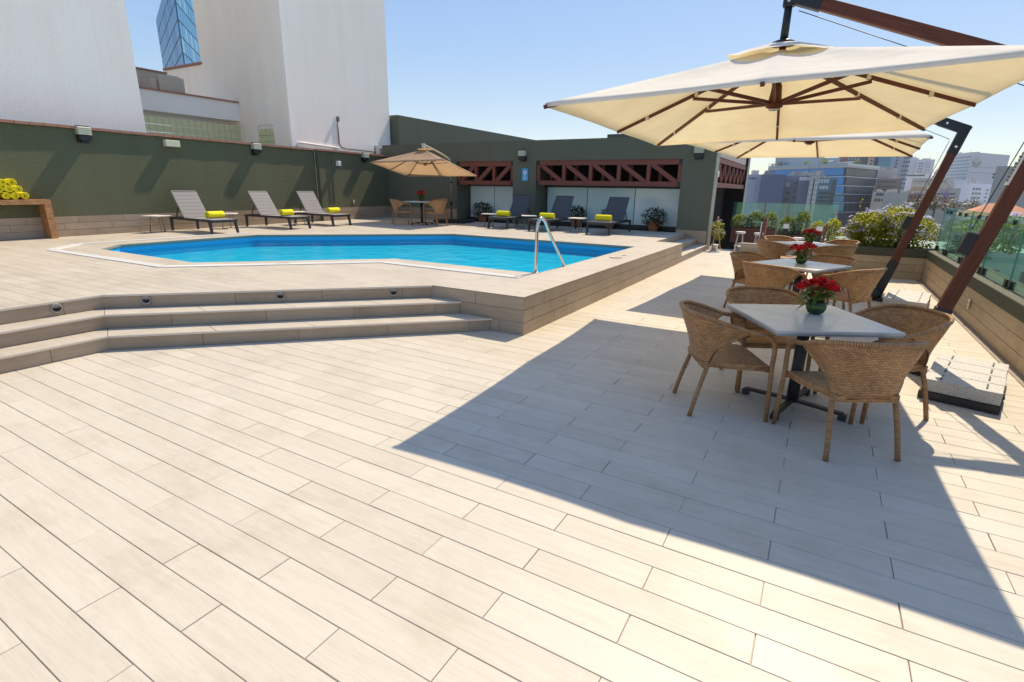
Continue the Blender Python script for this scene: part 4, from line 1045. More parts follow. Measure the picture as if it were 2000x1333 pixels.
m = MB(); uvbox(m, slab8(-.12, .0, -.019, .459, 0, .70, .0)); obj('leg', m, 'wicker_console', ct, bevel=.006)
m = MB(); uvbox(m, slab8(-2.3, -2.18, -.019, .459, 0, .70, .0)); obj('leg', m, 'wicker_console', ct, bevel=.006)
tz = D + .80 + TR
rows = [(0, [4.50, 4.35, 4.20, 4.05, 3.90]), (1, [4.425, 4.275, 4.125, 3.975]), (2, [4.35, 4.20, 4.05])]
ordn = ['first', 'second', 'third', 'fourth', 'fifth']
for r_, ysr in rows:
    for i, y in enumerate(ysr):
        towel((-14.25, y, tz + r_*.128), R(88 + (i % 3)*2), '%s yellow towel from the right in the %s row of the pile' % (ordn[i], ('bottom', 'middle', 'top')[r_]), 'yellow towels piled on the console')

# handrail
ra = cr([(-3.535, 6.775, D), (-3.533, 6.775, D+.45), (-3.53, 6.785, D+.68), (-3.52, 6.86, D+.775), (-3.51, 6.97, D+.73), (-3.50, 7.15, D+.52), (-3.48, 7.55, D+.10), (-3.47, 7.85, D-.24)], 7)
hr = thing('pool_handrail', 'bent stainless steel handrail at the near corner of the pool', 'handrail')
obj('tube', MB().tube(ra, .024, 14), 'steel', hr); obj('flange', MB().lathe([(.05, .0), (.05, .012), (.028, .016)], 18, (-3.535, 6.775, D)), 'steel', hr)

# step lights
simple('step_light_rim', (.30, .27, .24), .5, var=.1)
def step_light(s, label):
    """along the deck riser of the steps"""
    t = thing('step_light', label, 'step light', (0, 0, 0), 0, 'round lights in the top step riser')
    if s[0] == 'd':
        a = Vector((-6.65, 2.57)); e = Vector((.7071, .7071)); p = a + e*s[1]; nn = Vector((.7071, -.7071))
    else: p = Vector((-6.65, s[1])); nn = Vector((1, 0))
    t.location = (p.x, p.y, D-.072); t.rotation_euler.z = math.atan2(nn.y, nn.x) + math.pi/2
    Mx = Matrix.Rotation(R(90), 3, 'X')
    obj('rim', MB().lathe([(.052, .0), (.052, .010), (.046, .015), (.040, .012), (.038, .010)], 28, (0, -.002, 0), Mx), 'step_light_rim', t)
    h_ = MB(); N_ = 14; pts = [(math.cos(math.pi*(1+k/N_))*.038, -.0150, math.sin(math.pi*(1+k/N_))*.038+.008) for k in range(N_+1)]; h_.poly(pts[::-1]); obj('opening', h_, 'inside_shade', t)  # flat half disc, the shade of the recess painted black
    obj('eyelid', MB().box((0, -.017, .013), (.078, .010, .010)), 'grey_metal', t, bevel=.003)
step_light(('l', 2.16), 'round step light in the left flight, leftmost of the four'); step_light(('d', .42), 'round step light just right of the corner of the steps')
step_light(('d', 1.80), 'round step light in the middle of the top riser'); step_light(('d', 3.10), 'round step light at the right end of the top riser')
# ================================================================== PLANTS
def blob_leaves(m, c, rad, n_, L, w, rnd, shell=.55, flat=False):
    """leaves spread through a lumpy ellipsoid, denser towards its skin"""
    for k in range(n_):
        while True:
            p = Vector((rnd.uniform(-1, 1), rnd.uniform(-1, 1), rnd.uniform(-1, 1)))
            if p.length <= 1 and (p.length > shell or rnd.random() < .25): break
        q = Vector((p.x*rad[0], p.y*rad[1], p.z*rad[2])) + Vector(c)
        d = (p.normalized() + Vector((rnd.uniform(-1, 1), rnd.uniform(-1, 1), rnd.uniform(-.3, 1)))*.8)
        leaf(m, q, d, L*rnd.uniform(.7, 1.25), w*rnd.uniform(.8, 1.2), None, rnd.uniform(0, .3))
def flower_clusters(m, spots, r, n_, rnd):
    for c in spots:
        for k in range(n_):
            d = Vector((rnd.gauss(0, 1), rnd.gauss(0, 1), abs(rnd.gauss(0, 1))+.2)).normalized(); p = Vector(c) + d*r*rnd.uniform(.6, 1)
            petals(m, p, r*.42, 4, rnd, -.1, .5)
def bush(name, label, boxes, nleaf, L, w, mat, seed, flowers=0, fmat='flower_blue', fr=.045, group=None, stems=True, cat='bush', sprig=0):
    """boxes: list of (centre, radii) clumps"""
    rnd = random.Random(seed); base = Vector(boxes[0][0]); 
    T = thing(name, label, cat, (base.x, base.y, 0), 0, group); O = Vector((base.x, base.y, 0))
    m = MB()
    tot = sum(b[1][0]*b[1][1]*b[1][2] for b in boxes)
    for c, rad in boxes: blob_leaves(m, Vector(c)-O, rad, max(30, int(nleaf*(rad[0]*rad[1]*rad[2])/tot)), L, w, rnd)
    for q in range(sprig):
        c, rad = rnd.choice(boxes); x = c[0]+rnd.uniform(-.7, .7)*rad[0]; y = c[1]+rnd.uniform(-.7, .7)*rad[1]; z = c[2]+rad[2]*.75
        for k in range(14): leaf(m, Vector((x+rnd.uniform(-.03, .03), y+rnd.uniform(-.03, .03), z+k*.028))-O, Vector((rnd.uniform(-1, 1), rnd.uniform(-1, 1), .5)), L*.8, w*.8)
    obj('foliage', m, mat, T)
    if stems:
        s = MB()
        for k in range(14):
            c, rad = rnd.choice(boxes); a = rnd.uniform(0, 6.28); e = Vector((c[0]+math.cos(a)*rad[0]*.7, c[1]+math.sin(a)*rad[1]*.7, c[2]+rad[2]*.5))-O
            b = Vector((c[0]+math.cos(a)*.06, c[1]+math.sin(a)*.06, c[2]-rad[2]*1.0))-O; s.tube([b, b.lerp(e, .5)+Vector((0, 0, .05)), e], [.010, .007, .003], 5)
        obj('stems', s, 'trunk_bark', T)
    if flowers:
        f = MB(); sp = []
        for k in range(flowers):
            c, rad = rnd.choice(boxes); a = rnd.uniform(0, 6.28); e = rnd.uniform(.05, 1.45); q = Vector((math.cos(a)*math.cos(e)*rad[0], math.sin(a)*math.cos(e)*rad[1], math.sin(e)*rad[2]))*rnd.uniform(.92, 1.1)
            sp.append(Vector(c)+q-O)
        flower_clusters(f, sp, fr, 7, rnd); obj('flowers', f, fmat, T)
    return T
# raised planter with the big plumbago bush
pl_ = thing('raised_planter', 'pale raised planter box under the big flowering bush', 'planter', (1.2, 13.75, 0))
obj('box', MB().box((0, 0, .2), (1.5, 1.0, .5)), 'planter_white', pl_, bevel=.01); obj('soil', MB().box((0, 0, .453), (1.42, .92, .01)), 'soil', pl_)
bush('plumbago_bush', 'big lime green bush with pale blue flowers behind the cross wall', [((.85, 13.65, .86), (.42, .40, .42)), ((1.35, 13.75, .92), (.45, .45, .48)), ((1.72, 13.65, .80), (.36, .40, .38)), ((1.1, 13.5, .70), (.55, .34, .30)), ((.62, 13.6, .72), (.26, .3, .30))], 11000, .068, .036, 'foliage_lime', 31, 150, fr=.075, sprig=4)
bush('hanging_plumbago', 'bush with blue flowers outside the glass at the terrace corner', [((2.55, 13.3, .80), (.42, .55, .40)), ((2.85, 12.5, 1.0), (.35, .5, .30)), ((2.25, 13.0, .62), (.13, .22, .25))], 3000, .07, .038, 'foliage_lime', 32, 110, fr=.08)
bush('reflection_hedge', 'flowering hedge standing in for the bush mirrored in the glass right of the near mast', [((3.4, 13.0, 1.02), (.3, .5, .26)), ((3.45, 11.9, 1.08), (.3, .55, .24)), ((3.5, 10.6, 1.08), (.3, .6, .22)), ((3.5, 9.4, 1.10), (.3, .55, .20)), ((3.55, 8.4, 1.06), (.28, .5, .2))], 3400, .072, .038, 'foliage_lime', 33, 200, fr=.08)  # hedge added outside to stand for the bush's reflection in the glass
hp = thing('hedge_planter', 'pale trough below the flowering hedge outside the glass', 'planter', (3.5, 10.8, 0))
obj('box', MB().box((0, 0, -.42), (.45, 5.6, .4)), 'planter_white', hp, bevel=.01)
st_ = MB(); rs = random.Random(77)
for k in range(60):
    y = rs.uniform(-2.6, 2.6); st_.tube([(rs.uniform(-.1, .1), y, -.25), (rs.uniform(-.12, .12), y+rs.uniform(-.1, .1), .35), (rs.uniform(-.15, .15), y+rs.uniform(-.2, .2), .95)], [.012, .009, .005], 5)
obj('stems', st_, 'leaf_mid', hp)
structure(obj('outer_ledge', MB().box((2.42, 9.0, .05), (.28, 14.0, .7)), 'planter_white'))
# brown planters on the lower terrace
def planter(x0, x1, y, z0, z1, label, lab2, seed, mat, nf, hgt=.34):
    t = thing('brown_planter', label, 'planter', ((x0+x1)/2, y, z0), 0, 'brown planters beyond the terrace')
    w = x1-x0; obj('box', MB().box((0, 0, (z1-z0)/2), (w, .5, z1-z0)), 'planter_brown', t, bevel=.01); obj('soil', MB().box((0, 0, z1-z0-.01), (w-.06, .44, .03)), 'soil', t)
    k = max(2, int(w/.45)); rnd = random.Random(seed)
    bush('planter_shrub', lab2, [((x0+w*(i+.5)/k, y+rnd.uniform(-.05, .05), z1+hgt*.55+rnd.uniform(-.05, .08)), (w/k*.62, .30, hgt*rnd.uniform(.7, 1.1))) for i in range(k)], 1500*k, .068, .036, mat, seed, nf, group='shrubs in the brown planters')
planter(-2.75, -1.35, 20.2, -.05, .46, 'brown planter box beside the pale end post', 'leafy shrub with white blue flowers beside the pale end post', 41, 'foliage_green', 26)
planter(-1.15, -.35, 18.6, -.05, .42, 'brown planter box behind the red flowers on the left', 'upright green shrub behind the wooden stakes', 42, 'foliage_green', 0, .42)
planter(-.30, .45, 18.0, -.25, .28, 'brown planter box hidden behind the farthest table', 'yellow green shrub between stakes and flowering bush', 43, 'foliage_lime', 18, .40)
lw = thing('low_wall', 'low beige tiled wall at the far end of the terrace floor', 'wall', (-.9, 16.5, 0))
obj('core', MB().box((0, 0, -.04), (2.1, .2, .52)), 'grout', lw); rect_run('tile', 'parapet_tile', lw, (-1.05, -.101), (1.05, -.101), -.02, .22, 2, PL, .012, .2, .006, 71)
obj('top_tile', MB().box((0, 0, .230), (2.12, .23, .018)), 'wall_tile', lw)
def stool(loc, rz, label):
    t = thing('white_stool', label, 'stool', loc, rz, 'white bar stools on the lower terrace'); t.scale = (.8, .8, .95)
    obj('seat', MB().lathe([(.16, .0), (.2, .03), (.19, .07), (.12, .06)], 16, (0, 0, .66)), 'plastic_white', t)
    for k in range(4):
        a = R(45+90*k); obj('leg', MB().tube([(math.cos(a)*.12, math.sin(a)*.12, .67), (math.cos(a)*.22, math.sin(a)*.22, 0)], .012, 6), 'plastic_white', t)
    obj('foot_ring', MB().tube([(math.cos(R(30*k))*.19, math.sin(R(30*k))*.19, .25) for k in range(13)], .009, 6), 'plastic_white', t)
stool((-2.30, 18.9, -.30), 0, 'white bar stool partly hidden by the pale end post'); stool((-1.72, 18.7, -.30), R(20), 'white bar stool in front of the brown planter'); stool((-.55, 17.6, -.30), R(40), 'white bar stool just left of the red flowers')
bt = thing('bar_table', 'slim high bar table with glass top on the lower terrace', 'table', (-1.66, 18.35, -.30))
obj('top', MB().lathe([(.28, 0), (.28, .015)], 20, (0, 0, 1.05)), 'clear_green_glass', bt); obj('column', MB().lathe([(.02, .02), (.02, 1.05)], 10), 'plastic_white', bt); obj('foot', MB().lathe([(.22, 0), (.22, .012), (.04, .03)], 18), 'grey_metal', bt)
for i, (x0, x1, lb) in enumerate(((-3.0, -1.9, 'green glass screen panel next to the pale end post'), (-1.88, -1.15, 'second green glass screen panel beyond the planters'), (-1.13, -.45, 'third green glass screen panel beyond the planters'), (-.43, .36, 'rightmost green glass screen panel beyond the planters'))):
    t = thing('screen_panel', lb, 'glass panel', ((x0+x1)/2, 21.5, 0), 0, 'glass screen beyond the planters'); w = x1-x0-.02
    obj('pane', MB().box((0, 0, .80), (w, .012, .95)), 'pale_glass', t); obj('edge', MB().box((0, 0, 1.2775), (w, .0125, .005)), 'glass_edge', t)
    obj('post', MB().box((w/2, -.02, .62), (.05, .04, 1.32)), 'pale_green_trim', t)
def stake(loc, dx, h_, mat, label): tag(obj('wooden_stake', MB().tube([(loc[0]+dx, loc[1], loc[2]+h_), loc], .028, 8), mat), label, 'stake', 'wooden stakes beyond the terrace')
stake((-1.60, 17.2, -.3), .14, 1.25, 'truss_red', 'dark wooden stake leaning left of the planters'); stake((-1.46, 17.2, -.3), .03, 1.22, 'terracotta', 'orange wooden stake upright beside the dark one'); stake((.02, 16.9, -.3), .08, 1.15, 'truss_red', 'dark wooden stake by the flowering bush')
def bollard(loc, label):
    t = thing('bollard_lamp', label, 'bollard lamp', loc, 0, 'square bollard lamps in the planting')
    obj('post', MB().box((0, 0, .3), (.14, .14, .6)), 'black_metal', t); obj('lens', MB().box((0, 0, .68), (.15, .15, .14)), 'plastic_white', t); obj('cap', MB().box((0, 0, .76), (.18, .18, .02)), 'black_metal', t)
bollard((-.95, 18.1, 0), 'square bollard lamp in front of the upright green shrub'); bollard((-.06, 17.5, 0), 'square bollard lamp just above the red flowers')
bollard((.72, 14.0, .45), 'square bollard lamp standing in the flowering bush')
# tripod of canes with potted plumbago by the doorway
tp = thing('cane_tripod', 'tripod of canes beside the pool house doorway', 'plant support', (-2.62, 16.25, 0))
for a in (10, 130, 250): obj('cane', MB().tube([(math.cos(R(a))*.16, math.sin(R(a))*.16, 0), (math.cos(R(a))*-.02, math.sin(R(a))*-.02, .95)], .013, 6), 'bamboo', tp)
pp = thing('door_pot', 'small pale pot standing inside the cane tripod', 'pot', (-2.62, 16.25, 0)); obj('body', MB().lathe([(.07, 0), (.10, .16), (.105, .17), (.09, .165)], 16), 'planter_white', pp)
bush('door_plumbago', 'blue flowering plant climbing the cane tripod by the doorway', [((-2.60, 16.23, .62), (.17, .16, .22)), ((-2.52, 16.2, .45), (.14, .13, .12))], 420, .055, .028, 'foliage_lime', 51, 18, stems=False, cat='plant')
# potted plants in front of the frosted windows
def potted(loc, r, label, seed, nl, vis=True):
    T = bush('potted_plant', label, [((loc[0], loc[1], loc[2]+.42), (r, r*.8, .24)), ((loc[0]-r*.4, loc[1], loc[2]+.36), (r*.6, r*.6, .18)), ((loc[0]+r*.5, loc[1], loc[2]+.36), (r*.55, r*.6, .2))], nl, .085, .05, 'foliage_dark', seed, 0, stems=True, cat='potted plant', group='potted plants by the frosted windows')
    obj('pot', MB().lathe([(.12, loc[2]), (.17, loc[2]+.18), (.185, loc[2]+.25), (.195, loc[2]+.25), (.195, loc[2]+.28), (.16, loc[2]+.275)], 20), 'terracotta', T)
potted((-10.85, 16.45, D), .42, 'leafy potted plant before the left frosted window', 61, 700); potted((-7.15, 16.5, D), .34, 'leafy potted plant between the handrail lounger and the glass', 62, 520)
potted((-5.95, 16.5, D), .34, 'leafy potted plant behind the rightmost lounger', 63, 520); potted((-4.50, 16.35, D), .40, 'potted plant in a clay pot at the right end of the windows', 64, 620)

# ================================================================== CITY
CITY=[
('lavender_block','plain pale lavender apartment block at the left edge of the skyline','building',(0.36,0.37,0.45),[(-36.16,242.32),(-24.55,243.77),(-27.65,268.57),(-39.25,267.12)],-45.0,8.7,[(0,6.8,9.88,6.92,7.52,3,1,0.7,0.9,'window_dark'),(0,9.59,10.74,1.9,5.53,1,2,0.35,0.12,'window_dark')]),
('slate_block','tall blank slate blue wall of a block beside the lavender one','building',(0.1,0.125,0.185),[(-24.03,236.78),(-15.49,237.5),(-17.98,267.39),(-26.52,266.68)],-45.0,8.55,[(0,3.06,4.87,9.32,9.61,1,1,0.9,0.9,'window_dark')]),
('grey_stair_block','grey block with small stacked windows between two slate blue walls','building',(0.24,0.25,0.3),[(-16.04,244.47),(-10.02,244.79),(-11.35,269.76),(-17.37,269.44)],-45.0,8.2,[(0,0.69,2.16,4.08,5.65,1,1,1,1,'window_pale'),(0,0.79,2.44,1.31,2.1,3,1,0.8,1,'window_dark'),(0,0.8,2.46,-1.29,-0.49,3,1,0.8,1,'window_dark'),(0,3.51,4.6,5.29,5.87,1,1,1,1,'window_dark'),(0,3.76,4.67,2.54,2.93,1,1,1,1,'window_dark'),(0,3.81,4.54,-0.23,0.17,1,1,1,1,'window_dark')]),
('slate_glazed_block','slate blue block topped by a white glazed rooftop room','building',(0.12,0.135,0.19),[(-10.46,234.27),(-6.0,234.42),(-6.88,259.41),(-11.34,259.25)],-45.0,7.94,[(0,-0.03,3.72,6.28,7.57,3,1,0.92,1,'window_pale')]),
('balcony_block','narrow block with a stack of pale balconies beside the blue glass building','building',(0.34,0.33,0.32),[(-6.77,230.9),(-3.77,230.97),(-4.28,253.46),(-7.28,253.4)],-45.0,7.95,[(0,0.38,1.05,-2.4,6.4,1,5,1,0.45,'window_pale'),(0,1.72,2.72,-2.36,6.41,1,5,1,0.45,'window_pale'),(0,1.35,1.68,-3.3,6.77,1,1,1,1,'window_dark')]),
('teal_block','low teal glazed block in front of the blue glass building','building',(0.09,0.17,0.2),[(-4.69,272.96),(2.45,272.99),(2.35,297.99),(-4.79,297.96)],-45.0,8.16,[(0,-0.25,4.19,6.03,7.73,4,1,0.8,1,'window_pale'),(0,0.76,4.24,3.47,4.97,3,1,0.9,1,'window_pale'),(0,1.15,6.95,-4.04,2.63,1,4,1,0.35,'window_dark'),(0,5.42,6.95,-3.96,7.33,2,1,0.3,1,'window_dark')]),
('blue_glass_building','wide blue glass office building with dark side and white floor bands','building',(0.035,0.05,0.075),[(-32.82,362.52),(5.95,328.95),(22.04,370.34),(-16.73,403.92)],-45.0,14.68,[(0,-0.12,50.14,10.91,14.71,9,1,0.985,1,'glass_blue'),(0,36.23,51.04,6.27,10.15,4,1,0.97,1,'glass_blue'),(0,43.56,52.01,1.89,5.49,3,1,0.97,1,'glass_blue'),(0,38.18,52.95,-2.32,0.81,4,1,0.97,1,'glass_teal'),(0,39.12,53.86,-7.02,-3.1,4,1,0.97,1,'glass_teal'),(1,-0.46,40.56,10.82,14.41,4,1,0.985,1,'glass_dark'),(1,1.62,41.68,6.36,10.02,4,1,0.985,1,'glass_dark'),(1,3.01,43.52,2.11,5.56,4,1,0.985,1,'glass_dark'),(1,5.09,44.6,-2.22,1.03,4,1,0.985,1,'glass_dark'),(1,7.21,46.49,-7.16,-3.03,4,1,0.985,1,'glass_dark')]),
('rooftop_lounge','low grey penthouse lounge on the roof of the blue glass building','building',(0.3,0.33,0.36),[(-32.66,390.64),(3.0,391.99),(2.24,411.97),(-33.42,410.62)],16.78,22.88,[(0,2.49,8.36,17.73,20.36,5,1,0.7,1,'glass_teal'),(0,9.24,24.87,17.69,20.13,6,1,0.96,1,'glass_pale')]),
('beige_roof_storey','beige upper storey strip standing on the rooftop lounge','building',(0.42,0.39,0.36),[(-33.38,397.6),(-7.16,398.94),(-7.92,413.92),(-34.14,412.58)],22.38,24.09,[]),
('beige_lift_house','boxy beige lift house rising behind the rooftop lounge','building',(0.38,0.36,0.34),[(-21.8,405.41),(-11.24,405.84),(-11.85,420.83),(-22.41,420.4)],22.7,27.11,[(0,1.91,8.07,25.22,26.79,3,1,0.5,0.7,'window_dark')]),
('red_block','brick red block peeking above the roof terrace','building',(0.36,0.12,0.11),[(2.76,542.49),(8.69,542.43),(9.01,572.43),(3.07,572.49)],-45.0,38.49,[(0,0.27,1.76,30.35,31.99,1,1,0.8,0.6,'window_dark')]),
('charcoal_block','dark charcoal block beside the brick red one','building',(0.09,0.09,0.11),[(8.23,531.94),(24.56,531.43),(25.48,561.42),(9.16,561.92)],-45.0,37.15,[(0,0.61,9.54,26.48,33.64,4,4,0.55,0.5,'window_pale')]),
('peach_block','slim peach coloured block with a column of windows','building',(0.48,0.34,0.28),[(22.76,517.5),(27.15,517.29),(28.35,542.26),(23.97,542.47)],-45.0,36.77,[(0,1.25,3.62,20.34,31.44,1,4,0.5,0.35,'window_dark')]),
('bright_blue_block','slim bright blue block squeezed between peach and teal towers','building',(0.12,0.26,0.45),[(26.9,524.31),(30.97,524.09),(32.35,549.05),(28.28,549.27)],-45.0,36.77,[(0,0.82,3.54,22.13,30.63,1,3,0.9,0.8,'glass_blue')]),
('teal_grey_tower','tall grey tower with teal left half and rows of dark windows','building',(0.26,0.3,0.36),[(28.68,496.17),(47.36,494.74),(50.04,529.64),(31.36,531.07)],-45.0,34.63,[(0,0.41,7.38,22.09,31.88,3,3,0.95,0.95,'glass_teal'),(0,10.55,11.8,20.23,29.58,1,4,0.9,0.55,'window_dark'),(0,15.01,19.62,2.1,29.5,3,9,0.5,0.45,'window_dark')]),
('cream_block','cream block with plain panels under the grey tower','building',(0.46,0.4,0.36),[(23.55,391.29),(33.04,390.6),(34.67,413.05),(25.17,413.73)],-45.0,15.61,[(0,-0.35,7.67,11.43,14.89,3,1,0.97,1,'panel_cream')]),
('brown_block','dull brown block with a grid of small windows below the cream block','building',(0.2,0.16,0.16),[(22.42,370.32),(34.0,369.44),(35.71,391.87),(24.13,392.76)],-45.0,10.09,[(0,0.01,9.01,8.16,8.99,6,1,0.6,1,'window_dark'),(0,0.38,9.16,3.47,6.78,8,2,0.45,0.6,'window_dark')]),
('cream_low_block','low cream block with wide dark windows beside the blue glass building','building',(0.46,0.44,0.38),[(20.27,345.91),(27.22,345.43),(28.59,365.38),(21.65,365.86)],-45.0,3.05,[(0,1.58,5.38,0.98,2.54,3,1,0.8,1,'window_dark'),(0,1.18,5.67,-1.9,-0.34,3,1,0.7,1,'window_dark')]),
('beige_blank_block','blank beige block with white rooftop frames behind the flower bush','building',(0.36,0.35,0.3),[(22.93,314.16),(32.43,313.33),(34.41,335.74),(24.91,336.58)],-45.0,2.56,[]),
('russet_block','small russet block half hidden by the leaning mast of the far umbrella','building',(0.2,0.12,0.1),[(35.52,351.71),(42.81,350.9),(45.02,370.78),(37.74,371.59)],-45.0,2.31,[(0,1.43,6.6,-3.63,1.28,3,3,0.5,0.5,'window_dark')]),
('pale_tower','pale grey tower with a blank left flank','building',(0.5,0.5,0.53),[(69.93,749.24),(80.0,748.24),(83.48,783.06),(73.42,784.07)],-45.0,41.02,[]),
('pale_windowed_tower','pale grey tower with a grid of small windows beside its blank twin','building',(0.47,0.47,0.51),[(77.84,737.91),(92.82,736.17),(96.84,770.94),(81.86,772.67)],-45.0,38.7,[(0,1.54,6.0,22.37,36.12,2,5,0.5,0.5,'window_dark'),(0,6.89,12.18,22.37,36.04,3,6,0.35,0.4,'window_dark')]),
('white_podium','long white podium building with a dark roof strip below the pale towers','building',(0.58,0.58,0.6),[(60.48,627.09),(77.96,625.16),(80.71,650.01),(63.23,651.94)],-45.0,20.15,[(0,0.4,13.37,18.56,19.69,1,1,1,1,'window_dark')]),
('billboard_building','beige and orange building with a long billboard on its front','building',(0.5,0.44,0.36),[(56.25,539.58),(82.04,536.26),(85.23,561.06),(59.44,564.37)],-45.0,14.87,[(0,0.66,22.16,10.62,13.71,1,1,1,1,'panel_cream'),(0,1.63,21.51,12.05,12.55,22,1,0.6,1,'window_dark'),(0,0.44,25.15,4.81,7.91,1,1,1,1,'panel_orange')]),
('logo_tower','large pale tower with a grey cube emblem high on its side','building',(0.46,0.46,0.48),[(95.14,679.37),(106.57,642.22),(144.9,699.14),(133.47,736.29)],-45.0,39.96,[(0,5.51,39.77,10.43,37.43,9,9,0.5,0.5,'glass_teal'),(1,1.06,47.94,27.3,27.66,1,1,1,1,'panel_grey'),(1,3.45,50.67,22.38,22.74,1,1,1,1,'panel_grey')]),
('white_windowed_block','bright white block with four rows of dark windows','building',(0.66,0.66,0.7),[(73.74,470.25),(78.53,448.17),(93.39,473.89),(88.6,495.97)],-45.0,9.49,[(1,1.05,14.44,5.52,6.78,3,1,0.6,1,'window_dark'),(1,1.26,15.46,2.66,3.93,3,1,0.6,1,'window_dark'),(1,1.34,15.57,0.09,1.21,3,1,0.6,1,'window_dark'),(1,1.36,15.62,-2.49,-1.36,3,1,0.6,1,'window_dark'),(1,20.82,26.28,-2.63,6.98,1,4,0.45,0.4,'window_dark')]),
('white_slab_block','long low white block behind the bright white one','building',(0.6,0.6,0.62),[(84.36,553.61),(100.68,550.88),(104.39,573.07),(88.08,575.8)],-45.0,13.79,[]),
('weathered_block','weathered grey block behind the leaning mast at the right edge','building',(0.27,0.27,0.25),[(56.64,288.49),(77.33,298.13),(84.01,327.38),(63.32,317.74)],-45.0,13.39,[(0,-0.79,-0.02,8.44,10.8,1,2,0.9,0.6,'window_dark')]),
('sand_low_block','low sand coloured block with long dark balcony lines','building',(0.4,0.38,0.35),[(54.41,409.4),(66.66,407.59),(69.96,429.84),(57.7,431.66)],-45.0,5.92,[(0,-0.14,10.35,2.4,2.99,1,1,1,1,'window_dark'),(0,0.32,10.81,0.06,0.64,1,1,1,1,'window_dark')]),
('purple_panel_block','narrow block with a slanted purple panel in the low roofs','building',(0.22,0.18,0.28),[(47.66,329.07),(49.93,328.73),(51.4,338.62),(49.12,338.96)],-45.0,2.73,[]),
('low_roofs_block','low dull roofs in front of the sand coloured block','building',(0.3,0.28,0.25),[(30.07,285.42),(51.5,282.34),(54.7,304.61),(33.27,307.69)],-45.0,-1.52,[(0,1.38,21.36,-2.75,-2.13,12,1,0.5,1,'window_dark')])]

for nm, lb, cat, colr, fp, z0, z1, wins in CITY:
    simple('facade_'+nm, sc3(colr, 1.3), .85, var=.10, vs=.08, streak=.10)
    o0 = Vector(fp[0]); T = thing(nm, lb, cat, (o0.x, o0.y, 0))
    obj('facade', MB().prism([(p[0]-o0.x, p[1]-o0.y) for p in fp], z0, z1), 'facade_'+nm, T)
    for (fi, u0, u1, za, zb, nc, nr, fx, fy, mt) in wins:
        a, b = Vector(fp[fi])-o0, Vector(fp[fi+1])-o0; e = (b-a).normalized(); nn = Vector((e.y, -e.x)); rz = math.atan2(e.y, e.x)
        cw, chh = (u1-u0)/nc, (zb-za)/nr
        for r_ in range(nr):
            for c in range(nc):
                q = a + e*(u0+cw*(c+.5)) + nn*.10
                brick('window' if 'panel' not in mt else 'panel', mt, T, (q.x, q.y, za+chh*(r_+.5)), (cw*fx, .30, chh*fy), rz)
    rr_ = random.Random(nm); e01 = Vector(fp[1])-Vector(fp[0]); e12 = Vector(fp[2])-Vector(fp[1])
    for q in range(3):      # roof clutter: lift houses, tanks, aerials
        c = e01*rr_.uniform(.15, .85) + e12*rr_.uniform(.1, .6); w_, h_ = rr_.uniform(1.2, 3.2), rr_.uniform(.7, 2.0)
        brick('roof_unit', rr_.choice(('panel_cream', 'panel_grey', 'rust_concrete')), T, (c.x, c.y, z1+h_/2), (w_, rr_.uniform(1.2, 3), h_), rr_.uniform(0, 1.5))
    c = e01*rr_.uniform(.2, .8) + e12*.2; obj('aerial', MB().tube([(c.x, c.y, z1), (c.x, c.y, z1+rr_.uniform(2.5, 5))], .08, 5), 'grey_metal', T)
    if nm == 'blue_glass_building':
        ctr = sum((Vector(p) for p in fp), Vector((0, 0)))/4
        def big(k): return [((p[0]-ctr.x)*k+ctr.x-o0.x, (p[1]-ctr.y)*k+ctr.y-o0.y) for p in fp]
        for (fi, u0, u1, za, zb, nc, nr, fx, fy, mt) in wins:
            if fi == 1:
                for f2 in (0, 1):
                    a, b = Vector(fp[f2])-o0, Vector(fp[f2+1])-o0; e = (b-a).normalized(); nn = Vector((e.y, -e.x)); L = (b-a).length; q = (a+b)/2 + nn*.15
                    brick('floor_band', 'window_pale', T, (q.x, q.y, za-.55), (L+.3, .5, .40), math.atan2(e.y, e.x))
        obj('roof_slab', MB().prism(big(1.03), z1, z1+.9), 'panel_cream', T); obj('terrace_rail', MB().prism(big(1.02), z1+.9, z1+2.2), 'glass_pale', T)
    if nm == 'logo_tower':
        a, b = Vector(fp[1])-o0, Vector(fp[2])-o0; e = (b-a).normalized(); nn = Vector((e.y, -e.x))
        def uz(u, z): q = a + e*u + nn*.25; return (q.x, q.y, z)
        for pts, mt in ((((3, 33.5), (9.5, 36.4), (19, 34.1), (11, 31.2)), 'panel_cream'), (((3, 33.0), (10.8, 30.6), (11.6, 26.5), (4, 29.6)), 'panel_grey'), (((11.4, 30.6), (19.2, 33.5), (19.8, 30.2), (12.2, 26.5)), 'panel_grey')):
            obj('emblem_face', MB().poly([uz(*p) for p in pts]), mt, T)
